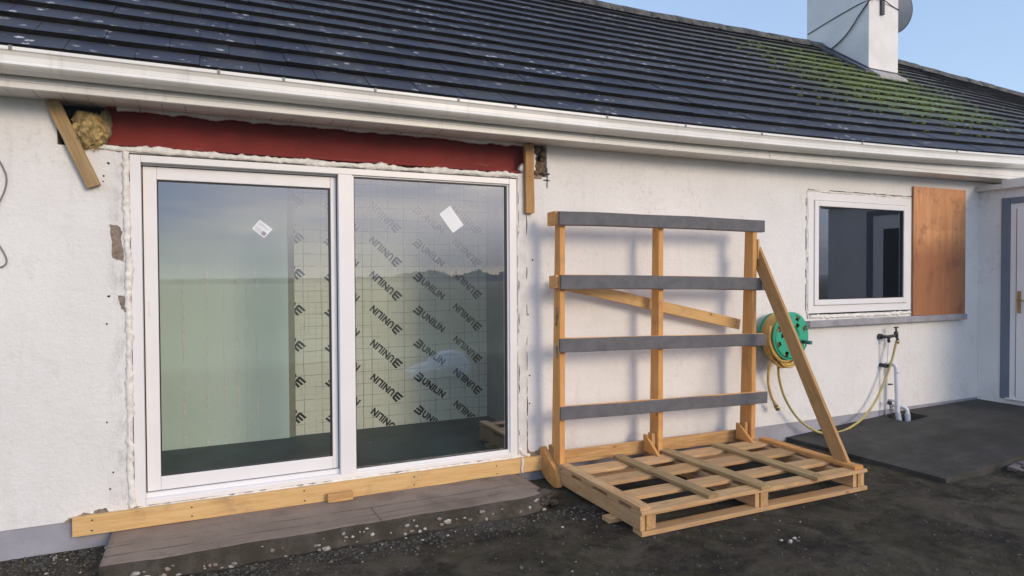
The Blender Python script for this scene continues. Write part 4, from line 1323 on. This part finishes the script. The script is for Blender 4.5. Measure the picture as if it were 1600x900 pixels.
d2 = board('timber_batten', (2.256, -0.026, 2.424), (2.262, -0.026, 1.893), 0.074, 0.042, (1, 0, 0), MAT['wood'], None, 0.003, seed=9)
tag(d2, 'upright clean batten on the wall over the right end of the red lintel', 'batten', 'battens at the lintel ends')
bm = bmesh.new()
for (x, z) in ((-0.64, 2.03), (-0.625, 1.972), (-0.705, 2.16)):
    prism(bm, [(x + .006 * math.cos(a), z + .006 * math.sin(a)) for a in [k * .785 for k in range(8)]], 'y', -0.0475, -0.045)
objs('nail_head', bm, MAT['metal_dark'], d1)
bm = bmesh.new()
for (x, z) in ((2.272, 2.03), (2.273, 1.95), (2.26, 2.33), (2.25, 2.22)):
    prism(bm, [(x + .0045 * math.cos(a), z + .0045 * math.sin(a)) for a in [k * .785 for k in range(8)]], 'y', -0.0487, -0.046)
objs('nail_head', bm, MAT['metal_dark'], d2)

# mineral wool stuffed into the left end of the lintel opening
bm = bmesh.new()
blob(bm, (-0.640, 0.005, 2.275), (0.082, 0.070, 0.105), 4, 0.26, 2.6, 1.0)
blob(bm, (-0.600, 0.0, 2.245), (0.050, 0.055, 0.058), 4, 0.30, 3.0, 4.0)
blob(bm, (-0.672, 0.03, 2.335), (0.060, 0.060, 0.060), 3, 0.35, 3.0, 7.0)
blob(bm, (-0.725, 0.05, 2.245), (0.052, 0.045, 0.062), 3, 0.35, 3.0, 9.0, 1)
blob(bm, (-0.565, 0.05, 2.33), (0.035, 0.04, 0.10), 3, 0.30, 3.0, 12.0, 1)
rr = random.Random(31)
for k in range(420):      # loose fibres
    a, b_ = rr.uniform(0, 2 * math.pi), rr.uniform(-1.3, 1.3)
    c = Vector((-0.635, 0.0, 2.272)); d = Vector((math.cos(a) * math.cos(b_) * 0.085, -abs(math.sin(a) * math.cos(b_)) * 0.075, math.sin(b_) * 0.11))
    p = c + d
    t = Vector((rr.uniform(-1, 1), rr.uniform(-1, 0.3), rr.uniform(-1, 1))).normalized() * rr.uniform(0.01, 0.026)
    n_ = t.cross(Vector((0, 1, 0.3))).normalized() * 0.0011
    f = bm.faces.new([bm.verts.new(q_) for q_ in (p - n_, p + n_, p + t + n_ * .4, p + t - n_ * .4)])
tag(obj('mineral_wool', bm, [MAT['wool'], MAT['wool_dark']]), 'tuft of yellow mineral wool stuffed beside the red lintel', 'insulation')
bm = bmesh.new(); box(bm, (-0.565, 0.02, 2.19), (-0.55, 0.12, 2.42), 0, 0.004)
obj('end_plate', bm, MAT['stone'], lin.parent)

# plywood sheet leaning over the open half of the window
pw = bmesh.new()
prism(pw, [(6.905, 0.951), (7.822, 0.945), (7.814, 2.352), (6.905, 2.352)], 'y', -0.026, -0.012)
tag(obj('plywood_sheet', pw, MAT['ply']), 'reddish brown plywood sheet standing on the sill beside the small window', 'plywood sheet')

# ================================================================== TIMBER GLAZING RACK
rack = empty('timber_rack', (3.4, -0.7, -0.21), 'pine glass transport rack with grey padded rails on a slatted pallet base', 'rack')
W, WO, WP = MAT['wood'], MAT['wood_orange'], MAT['wood_pallet']
def rb(name, p0, p1, w, t, wd, mat=WP, **k): return board(name, p0, p1, w, t, wd, mat, rack, **k)
RXA, RXB = 2.392, 4.440
# bottom boards
for (y, w) in ((-1.255, 0.095), (-0.985, 0.085), (-0.20, 0.095)):
    x0 = 2.335 if y == -0.985 else RXA
    rb('bottom_board', (x0, y, -0.195), (RXB + 0.005, y, -0.195), w, 0.030, (0, 1, 0), bow=0.0)
# stringers: three plies each
for xc in (2.452, 3.40, 4.372):
    for dx, t, m in ((-0.041, 0.036, WP), (0.0, 0.034, W), (0.041, 0.036, WP)):
        rb('stringer', (xc + dx, -1.292 + abs(dx) * 0.2, -0.129), (xc + dx, -0.03, -0.129), 0.100, t, (0, 0, 1), m)
# deck boards along the rack
for (y, w) in ((-1.245, 0.112), (-0.985, 0.135), (-0.655, 0.155), (-0.372, 0.150)):
    rb('deck_board', (RXA - 0.002, y, -0.066), (RXB + 0.006, y, -0.066), w, 0.024, (0, 1, 0), nails=((0.025, 0.55), (0.5, 0.55), (0.97, 0.55)))
# battens across the deck
rb('deck_batten', (2.430, -1.288, -0.041), (2.432, -0.215, -0.041), 0.080, 0.025, (1, 0, 0), WP, nails=((0.04, 0.5), (0.28, 0.5), (0.58, 0.5), (0.86, 0.5)))
rb('deck_batten', (2.962, -1.300, -0.040), (2.932, -0.235, -0.040), 0.088, 0.026, (1, 0, 0), MAT['wood_old'], nails=((0.04, 0.5), (0.28, 0.5), (0.58, 0.5), (0.86, 0.5)))
rb('deck_batten', (3.412, -1.318, -0.040), (3.378, -0.255, -0.040), 0.100, 0.026, (1, 0, 0), MAT['wood_old'], nails=((0.04, 0.5), (0.28, 0.5), (0.58, 0.5), (0.86, 0.5)))
rb('deck_batten', (3.912, -1.345, -0.040), (3.890, -0.300, -0.040), 0.096, 0.026, (1, 0, 0), MAT['wood_old'], nails=((0.04, 0.5), (0.28, 0.5), (0.58, 0.5), (0.86, 0.5)))
rb('deck_batten', (4.375, -1.285, -0.040), (4.395, -0.330, -0.040), 0.088, 0.026, (1, 0, 0), WO, nails=((0.04, 0.5), (0.28, 0.5), (0.58, 0.5), (0.86, 0.5)))
# low back plank between the posts
rb('back_plank', (2.44, -0.128, -0.020), (4.33, -0.128, -0.045), 0.105, 0.024, (0, 0, 1), W, nails=((0.03, 0.5), (0.47, 0.5), (0.96, 0.5)))
# shaped rear cheek at the left corner
bm = bmesh.new()
prism(bm, [(-0.01, 0.045), (-0.05, 0.060), (-0.19, -0.03), (-0.26, -0.075), (-0.30, -0.195), (-0.25, -0.207), (-0.14, -0.19), (-0.045, -0.15), (-0.012, -0.08)], 'x', 2.352, 2.390)
obj('corner_cheek', bm, WO, rack)
rb('corner_block', (2.415, -0.125, -0.10), (2.415, -0.125, 0.078), 0.085, 0.045, (0, 1, 0), W)
def post(xl, tw, yf_b, yf_t, yb_b, yb_t, ztop):
    bm = bmesh.new()
    prism(bm, [(yf_b, -0.078), (yb_b, -0.078), (yb_t, ztop), (yf_t, ztop)], 'x', xl, xl + tw)
    bmesh.ops.bevel(bm, geom=bm.edges[:], offset=0.003, segments=1, affect='EDGES')
    bmesh.ops.recalc_face_normals(bm, faces=bm.faces[:])
    # lay grain along local X: rotate the mesh so its length runs on X, then rotate the object back
    me = bpy.data.meshes.new('post')
    c = Vector((xl + tw / 2, (yf_b + yb_b) / 2, ztop / 2))
    rot = Matrix.Rotation(R(90), 4, 'Y')
    for v in bm.verts: v.co = rot @ (v.co - c)
    bm.to_mesh(me); bm.free(); me.materials.append(WO)
    o = bpy.data.objects.new('post', me); o.rotation_euler = (0, R(-90), 0)
    return link(o, rack, c)
post(2.394, 0.046, -0.262, -0.276, -0.128, -0.200, 1.87)
post(3.310, 0.048, -0.272, -0.280, -0.150, -0.195, 1.87)
post(4.300, 0.048, -0.295, -0.310, -0.150, -0.215, 1.86)
# gussets at the feet of the middle and right post
for x, y in ((3.255, -0.26), (4.245, -0.28)):
    bm = bmesh.new()
    prism(bm, [(y - 0.10, -0.052), (y + 0.10, -0.052), (y + 0.10, 0.085), (y + 0.075, 0.085)], 'x', x - 0.012, x + 0.012)
    obj('gusset', bm, WO, rack)
    rb('foot_block', (x + 0.032, y + 0.045, -0.05), (x + 0.032, y + 0.045, 0.105), 0.055, 0.035, (0, 1, 0), W)
# padded rails: wood batten carrying a grey foam face
def rail(zl0, zl1, zr0, zr1, xl, xr, y, block):
    zl, zr = (zl0 + zl1) / 2, (zr0 + zr1) / 2
    h = ((zl1 - zl0) + (zr1 - zr0)) / 2
    bw = 0.005 if block else 0.0
    wd = rb('rail', (xl + 0.006, y - 0.011, zl), (xr - 0.004, y - 0.011, zr), h + 0.004, 0.022, (0, 0, 1), WO, bow=bw)
    f = board('grey_padding', (xl, y - 0.0335, zl), (xr, y - 0.0335, zr), h, 0.020, (0, 0, 1), MAT['facing'], None, 0.004, bow=bw, rough=0.0016)
    # keep the padding as a part of the rack
    f.parent = rack; f.location = Vector(f.location) - wloc(rack)
    return wd
rail(1.782, 1.888, 1.780, 1.880, 2.366, 4.425, -0.280, True)
rail(1.307, 1.408, 1.264, 1.377, 2.376, 4.428, -0.282, True)
rail(0.830, 0.936, 0.780, 0.882, 2.364, 4.440, -0.284, False)
rail(0.318, 0.420, 0.270, 0.367, 2.366, 4.452, -0.288, False)
rb('end_block', (2.372, -0.150, 1.838), (2.372, -0.278, 1.838), 0.104, 0.036, (0, 0, 1), WO)
rb('end_block', (2.374, -0.170, 1.352), (2.374, -0.280, 1.360), 0.100, 0.034, (0, 0.15, 1), WO)
# diagonal behind the posts, and the long stay at the right end
rb('diagonal_brace', (2.45, -0.118, 1.352), (4.33, -0.118, 0.957), 0.092, 0.022, (0, 0, 1), MAT['wood_yellow'], nails=((0.46, 0.4), (0.97, 0.4)))
rb('end_stay', (4.385, -0.252, 1.622), (4.385, -1.175, -0.112), 0.118, 0.030, (0, -1, 0.5), W, seed=77, nails=((0.03, 0.4), (0.95, 0.4)))
rb('stay_cleat', (4.366, -0.285, 1.54), (4.366, -0.285, 1.715), 0.055, 0.020, (0, 1, 0), MAT['wood_yellow'])
bm = bmesh.new()
tube(bm, [(2.3925, -0.225, 1.02), (2.389, -0.215, 1.10), (2.391, -0.232, 1.16), (2.389, -0.238, 1.09), (2.392, -0.205, 1.03)], 0.004, 6)
box(bm, (2.386, -0.23, 0.78), (2.393, -0.20, 0.87), 0, 0.002)
objs('steel_strap', bm, MAT['metal'], rack)

# ================================================================== HOSE REEL, HOSE, TAP, PIPES
reel = empty('hose_reel', (4.80, 0.0, 0.62), 'green plastic hose reel on the wall behind the rack stay', 'hose reel')
RC = Vector((4.803, 0, 0.842))
def flange(name, y, rad, mat, hub=0.06, th=0.010):
    bm = bmesh.new()
    A = 72
    radii = [hub, rad * 0.36, rad * 0.44, rad * 0.62, rad * 0.68, rad * 0.90, rad * 0.955, rad]
    V = []
    for i, r in enumerate(radii):
        V.append([bm.verts.new((RC.x + r * math.cos(2 * math.pi * k / A), y - (0.012 if 2 <= i <= 5 else 0.0) - (0.006 if i == 0 else 0), RC.z + r * math.sin(2 * math.pi * k / A))) for k in range(A)])
    for i in range(len(radii) - 1):
        for k in range(A):
            sect = (k % 9)
            if i == 4 and 3 <= sect <= 5: continue               # rim slots
            if i == 2 and (k % 24) in (9, 10, 11, 12): continue  # big lightening holes
            bm.faces.new((V[i][k], V[i][(k + 1) % A], V[i + 1][(k + 1) % A], V[i + 1][k]))
    r = bmesh.ops.extrude_face_region(bm, geom=bm.faces[:], use_keep_orig=True)
    bmesh.ops.translate(bm, vec=(0, th, 0), verts=[g_ for g_ in r['geom'] if isinstance(g_, bmesh.types.BMVert)])
    return obj(name, bm, mat, reel, recentre=True)
flange('front_flange', -0.275, 0.220, MAT['green'])
flange('rear_flange', -0.085, 0.205, MAT['green'])
bm = bmesh.new()
n = 40
for (r0, ya, yb) in ((0.085, -0.27, -0.07),):
    ra = [[bm.verts.new((RC.x + r0 * math.cos(2 * math.pi * k / n), y, RC.z + r0 * math.sin(2 * math.pi * k / n))) for k in range(n)] for y in (ya, yb)]
    for k in range(n):
        f = bm.faces.new((ra[0][k], ra[0][(k + 1) % n], ra[1][(k + 1) % n], ra[1][k])); f.smooth = True
    bm.faces.new(ra[0])
obj('drum', bm, MAT['green_dark'], reel)
bm = bmesh.new()
box(bm, (RC.x - 0.05, -0.07, RC.z - 0.16), (RC.x + 0.05, 0.0, RC.z + 0.10), 0, 0.01)
obj('wall_bracket', bm, MAT['green_dark'], reel)
bm = bmesh.new()
tube(bm, [(RC.x + 0.02, -0.288, RC.z - 0.02), (RC.x + 0.11, -0.305, RC.z - 0.055)], 0.013, 10)
tube(bm, [(RC.x + 0.105, -0.29, RC.z - 0.053), (RC.x + 0.108, -0.40, RC.z - 0.054)], 0.017, 12)
obj('crank_handle', bm, MAT['green_dark'], reel)
newb = bmesh.new()
tube(newb, [(RC.x, -0.262, RC.z), (RC.x, -0.300, RC.z)], 0.045, 24)
obj('hub_cap', newb, MAT['green_dark'], reel)

hose = empty('garden_hose', (4.9, -0.12, -0.15), 'yellow garden hose coiled on the green reel and trailing to the tap', 'hose')
bm = bmesh.new()
pts = []
rr = random.Random(9)
TURNS = 18
for i in range(TURNS * 40):
    t = i / 40
    a = -2 * math.pi * t
    lay = int(t) % 6
    y = -0.108 - 0.0265 * (lay if (int(t) // 6) % 2 == 0 else 5 - lay) - 0.0265 * (t % 1) * (1 if (int(t) // 6) % 2 == 0 else -1)
    r = 0.146 + 0.026 * (int(t) // 6) + 0.007 * math.sin(t * 7)
    sag = 0.09 * max(0, -math.sin(a)) * (0.4 + 0.6 * math.sin(t * 2.3) ** 2)
    pts.append((RC.x + r * math.cos(a), y, RC.z + r * math.sin(a) - sag))
tube(bm, pts, 0.0115, 7)
obj('coil', bm, MAT['hose_orange'], hose)
bm = bmesh.new()
# slack loops hanging below the drum
for k, (dx, drop, y0) in enumerate(((0.0, 0.285, -0.20), (0.02, 0.245, -0.165), (-0.015, 0.225, -0.235), (0.03, 0.262, -0.225))):
    l = []
    for i in range(31):
        a = math.pi + math.pi * i / 30
        l.append((RC.x - 0.045 + dx + 0.165 * math.cos(a), y0 - 0.025 * math.sin(i / 30 * math.pi), RC.z - 0.02 + drop * math.sin(a) * 0.93))
    l = [(l[0][0] + 0.01, y0, RC.z + 0.10)] + l + [(l[-1][0] - 0.01, y0, RC.z + 0.10)]
    tube(bm, spline(l, 2), 0.0135, 7)
obj('slack_loops', bm, MAT['hose_orange'], hose)
bm = bmesh.new()
tube(bm, spline([(4.70, -0.22, 0.80), (4.645, -0.20, 0.66), (4.640, -0.165, 0.52), (4.672, -0.135, 0.38), (4.735, -0.115, 0.26), (4.790, -0.105, 0.185)], 10), 0.0115, 8)
obj('free_end', bm, MAT['hose_orange'], hose)
bm = bmesh.new()
tube(bm, [(4.782, -0.106, 0.197), (4.800, -0.104, 0.172)], 0.017, 10); tube(bm, [(4.800, -0.104, 0.172), (4.826, -0.102, 0.138)], 0.022, 10, 1)
obj('connector', bm, [MAT['metal'], MAT['brass']], hose)
bm = bmesh.new()
tube(bm, spline([(4.72, -0.235, 0.82), (4.725, -0.21, 0.68), (4.77, -0.16, 0.50), (4.85, -0.125, 0.33), (4.95, -0.11, 0.175), (5.09, -0.11, 0.02), (5.24, -0.13, -0.085), (5.40, -0.15, -0.142), (5.62, -0.16, -0.142), (5.85, -0.13, -0.105), (6.05, -0.10, -0.035), (6.22, -0.09, 0.10), (6.36, -0.09, 0.30), (6.45, -0.10, 0.50), (6.50, -0.105, 0.66), (6.515, -0.105, 0.70)], 12), 0.0115, 8)
obj('trailing_run', bm, MAT['hose'], hose)

tap = empty('outdoor_tap', (6.45, -0.06, 0.66), 'dark metal outdoor tap on the wall under the small window', 'tap')
bm = bmesh.new()
tube(bm, [(6.385, -0.001, 0.748), (6.385, -0.03, 0.748)], 0.030, 14)
tube(bm, [(6.385, -0.03, 0.748), (6.395, -0.065, 0.748), (6.42, -0.085, 0.75), (6.48, -0.10, 0.758), (6.51, -0.105, 0.758)], 0.0165, 10)
tube(bm, [(6.508, -0.105, 0.748), (6.508, -0.105, 0.80)], 0.021, 12)
tube(bm, [(6.508, -0.105, 0.755), (6.520, -0.112, 0.73), (6.522, -0.112, 0.70)], 0.0135, 10)
tube(bm, [(6.425, -0.083, 0.745), (6.425, -0.083, 0.69)], 0.015, 10)
obj('body', bm, MAT['metal_dark'], tap, smooth=False)
bm = bmesh.new()
tube(bm, [(6.508, -0.105, 0.80), (6.508, -0.105, 0.842)], 0.009, 10)
tube(bm, [(6.472, -0.112, 0.845), (6.545, -0.100, 0.845)], 0.0085, 8)
obj('tap_handle', bm, MAT['metal_dark'], tap)
bm = bmesh.new(); tube(bm, [(6.522, -0.112, 0.712), (6.520, -0.110, 0.676)], 0.019, 10)
obj('hose_connector', bm, MAT['brass'], tap)
bm = bmesh.new()
tube(bm, [(6.425, -0.083, 0.69), (6.425, -0.07, 0.40), (6.428, -0.06, 0.05), (6.43, -0.05, -0.08)], 0.0085, 8)
obj('supply_pipe', bm, MAT['pipe'], tap)
bm = bmesh.new()
tube(bm, [(6.405, -0.001, 0.445), (6.415, -0.075, 0.442)], 0.022, 10); box(bm, (6.415, -0.09, 0.425), (6.45, -0.05, 0.462), 0, 0.004)
box(bm, (6.43, -0.09, 0.24), (6.49, -0.06, 0.252), 0, 0.002)
tube(bm, [(6.433, -0.075, 0.055), (6.46, -0.09, 0.052)], 0.020, 10)
objs('pipe_clip', bm, MAT['metal_dark'], tap)

wp = empty('waste_pipe', (6.55, -0.11, -0.2), 'white waste pipes running down the wall into the gully', 'pipe')
bm = bmesh.new()
tube(bm, spline([(6.515, -0.002, 0.452), (6.515, -0.06, 0.455), (6.522, -0.092, 0.43), (6.525, -0.098, 0.37), (6.530, -0.105, 0.10), (6.535, -0.110, -0.06)], 6), 0.0225, 14)
tube(bm, [(6.529, -0.103, 0.385), (6.5295, -0.104, 0.365)], 0.026, 14)
obj('upright_pipe', bm, MAT['pipe'], wp)
bm = bmesh.new()
tube(bm, [(6.535, -0.110, -0.055), (6.55, -0.15, -0.33)], 0.0275, 14)
tube(bm, [(6.655, -0.135, -0.07), (6.645, -0.16, -0.33)], 0.0275, 14)
obj('pipe_sleeve', bm, MAT['pipe_grey'], wp)
bm = bmesh.new()
tube(bm, spline([(6.58, -0.002, 0.0), (6.60, -0.06, 0.005), (6.635, -0.115, -0.005), (6.655, -0.133, -0.04), (6.655, -0.135, -0.09)], 6), 0.0195, 12)
tube(bm, [(6.545, -0.002, 0.06), (6.56, -0.05, 0.062), (6.60, -0.08, 0.03)], 0.014, 10)
obj('outlet_elbow', bm, MAT['pipe'], wp)

# ================================================================== ROOF FURNITURE
dish = empty('satellite_dish', (9.6, 2.34, 5.3), 'grey satellite dish behind the right side of the white chimney', 'satellite dish')
bm = bmesh.new()
n = 48
nrm = Vector((0.30, 0.93, 0.18)).normalized(); u = nrm.cross(Vector((0, 0, 1))).normalized(); w_ = u.cross(nrm)
cc = Vector((9.974, 2.34, 5.602))
rings = []
for k in range(9):
    r = 0.325 * k / 8
    dpt = -0.075 * (1 - (k / 8) ** 2)
    rings.append([bm.verts.new(cc + nrm * dpt + (u * math.cos(2 * math.pi * i / n) + w_ * math.sin(2 * math.pi * i / n) * 1.06) * r) for i in range(n)] if k else [bm.verts.new(cc + nrm * dpt)])
for k in range(8):
    for i in range(n):
        if k == 0: f = bm.faces.new((rings[0][0], rings[1][i], rings[1][(i + 1) % n]))
        else: f = bm.faces.new((rings[k][i], rings[k + 1][i], rings[k + 1][(i + 1) % n], rings[k][(i + 1) % n]))
        f.smooth = True
bmesh.ops.solidify(bm, geom=bm.faces[:], thickness=0.006)
obj('reflector', bm, MAT['dish'], dish)
bm = bmesh.new()
tube(bm, [(9.478, 2.34, 5.44), (9.70, 2.32, 5.44), (9.925, 2.31, 5.57)], 0.022, 10)
obj('mounting_arm', bm, MAT['metal'], dish)
bm = bmesh.new()
tube(bm, [(9.974, 2.32, 5.30), (10.05, 2.65, 5.35), (10.10, 2.78, 5.48)], 0.012, 8)
obj('feed_arm', bm, MAT['metal'], dish)
bm = bmesh.new()
box(bm, (9.057, 1.890, 5.247), (9.118, 1.9275, 6.4), 0, 0.004)  # narrow dark bar standing proud of the chimney front
tag(obj('chimney_bar', bm, MAT['metal_dark']), 'dark upright bar on the sunlit front of the chimney', 'fixture')
bm = bmesh.new()
tube(bm, spline([(8.833, 1.915, 5.440), (8.811, 1.937, 5.396), (8.798, 2.059, 5.264), (8.796, 2.270, 5.045), (8.796, 2.516, 4.913), (8.798, 2.736, 4.891)], 10), 0.011, 6)
tube(bm, spline([(8.824, 1.919, 5.431), (8.812, 2.165, 5.414), (8.812, 2.604, 5.352), (8.812, 2.999, 5.282)], 6), 0.007, 6)
tube(bm, spline([(8.815, 1.921, 5.444), (8.956, 1.915, 5.466), (9.087, 1.888, 5.458), (9.307, 1.919, 5.422), (9.482, 1.921, 5.387)], 6), 0.007, 6)
blob(bm, (8.859, 1.901, 5.458), (0.05, 0.025, 0.022), 2, 0.3, 2, 3)
tag(obj('aerial_cable', bm, MAT['metal_dark']), 'thin dark cable looping down the blue shaded side of the chimney', 'cable')
bm = bmesh.new()
tube(bm, spline([(-1.16, -0.006, 2.20), (-1.10, -0.008, 2.12), (-1.055, -0.008, 2.03), (-1.041, -0.008, 1.97), (-1.052, -0.008, 1.90), (-1.09, -0.008, 1.80), (-1.12, -0.008, 1.70), (-1.10, -0.008, 1.63), (-1.060, -0.008, 1.55), (-1.048, -0.008, 1.505), (-1.06, -0.008, 1.478), (-1.09, -0.008, 1.470), (-1.16, -0.008, 1.50)], 8), 0.0045, 6)
tag(obj('wall_cable', bm, MAT['cable']), 'thin grey cable hanging loose on the white wall at the left edge', 'cable')

# ================================================================== YARD BITS
fr = empty('slatted_frame', (6.2, -1.62, -0.2), 'grey weathered slatted timber frame lying on the yard at the right edge', 'slatted frame')
board('side_rail', (5.86, -1.53, -0.178), (6.62, -1.37, -0.178), 0.055, 0.03, (0, 1, 0), MAT['wood_grey'], fr)
board('side_rail', (5.80, -1.68, -0.178), (6.56, -1.86, -0.178), 0.055, 0.03, (0, 1, 0), MAT['wood_grey'], fr)
for k in range(4):
    x = 5.83 + 0.21 * k
    board('slat', (x, -1.545 + 0.045 * k, -0.155), (x - 0.02, -1.68 - 0.048 * k, -0.155), 0.05, 0.014, (1, 0, 0), MAT['wood_grey'], fr)

bm = bmesh.new()
rr = random.Random(77)
def drop(x, y, r, mi, z=None):
    zz = gz(x, y) if z is None else z
    sx_, sy_, sz_ = r * rr.uniform(.8, 1.4), r * rr.uniform(.8, 1.3), r * rr.uniform(.5, .9)
    vs = []
    for d in ICO:
        k = rr.uniform(0.72, 1.22)
        vs.append(bm.verts.new((x + d.x * sx_ * k, y + d.y * sy_ * k, zz + r * 0.25 + d.z * sz_ * k)))
    for f_ in ICOF: bm.faces.new([vs[i] for i in f_]).material_index = mi
for k in range(5200):       # loose stones near the foot of the wall and step
    t = rr.random()
    if t < 0.22: x, y = rr.uniform(-1.5, -0.5), -0.01 - abs(rr.gauss(0, 0.22))
    elif t < 0.50: x, y = rr.uniform(-0.9, 2.5), -0.66 - abs(rr.gauss(0, 0.13))
    elif t < 0.60: x, y = rr.uniform(4.45, 5.15), -0.02 - abs(rr.gauss(0, 0.16))
    else: x, y = rr.uniform(-0.9, 7.2), rr.uniform(-3.0, -0.7)
    if 5.02 < x and y > -1.5: continue
    r = rr.uniform(0.003, 0.008) * (1.8 if rr.random() < 0.10 else 1)
    q_ = rr.random()
    drop(x, y, r, 1 if q_ < 0.028 else 2 if q_ < 0.55 else 0)
for (x, y, r) in ((-0.575, -0.06, 0.022), (-0.83, -0.10, 0.018), (3.15, -1.75, 0.02), (3.22, -1.72, 0.014), (3.12, -1.71, 0.012), (2.72, -2.05, 0.012), (2.66, -2.02, 0.010)):
    drop(x, y, r, 1)
tag(obj('gravel', bm, [MAT['stone_dark'], MAT['stone_pale'], MAT['stone_brown']]), kind='stuff')

# ================================================================== WHAT THE GLASS REFLECTS
bm = bmesh.new()
blob(bm, (3.55, -5.55, -0.10), (0.36, 0.34, 0.27), 4, 0.22, 1.8, 2.0)
blob(bm, (3.15, -5.45, -0.15), (0.30, 0.26, 0.16), 4, 0.25, 2.0, 5.0)
tag(obj('plastic_heap', bm, MAT['plastic_sheet']), 'white plastic covered heap in the yard, mirrored in the fixed right pane', 'plastic heap')
# far hedgerow across the field
bm = bmesh.new()
rr = random.Random(55)
for k in range(9000):
    x = rr.uniform(-90, 140); 
    big = noise.noise((x * 0.045, 3, 0)) + 0.5 * noise.noise((x * 0.17, 9, 0))
    k_ = min(1, max(0.0, (x - 22) / 22))
    h = 0.7 + 0.8 * k_ + max(0, big + 0.25) * (0.5 + 2.8 * k_)
    z = -0.2 + h * rr.random() ** 0.8
    p = Vector((x, -150 + rr.uniform(-2, 2), z)); s_ = rr.uniform(0.25, 0.6)
    a = Vector((rr.uniform(-1, 1), rr.uniform(-1, 1), rr.uniform(-1, 1))).normalized() * s_
    b_ = a.cross(Vector((rr.uniform(-1, 1), rr.uniform(-1, 1), rr.uniform(-1, 1)))).normalized() * s_
    bm.faces.new([bm.verts.new(p + q_) for q_ in (a, b_, -a, -b_)])
tag(obj('distant_hedgerow', bm, MAT['leaf'], normals=False), kind='stuff')

# thin winter haze over the field
bm = bmesh.new(); box(bm, (-260, -330, -1.3), (260, 60, 7.6))
hz = obj('haze', bm, bpy.data.materials.new('haze_air'))
tag(hz, kind='stuff')
hm = hz.data.materials[0]; hm.use_nodes = True
hn = hm.node_tree; hn.nodes.clear()
ho = hn.nodes.new('ShaderNodeOutputMaterial'); hv = hn.nodes.new('ShaderNodeVolumePrincipled')
hv.inputs['Color'].default_value = (0.90, 0.94, 1.0, 1)
hv.inputs['Density'].default_value = 0.0028
hv.inputs['Anisotropy'].default_value = 0.3
hn.links.new(hv.outputs[0], ho.inputs['Volume'])
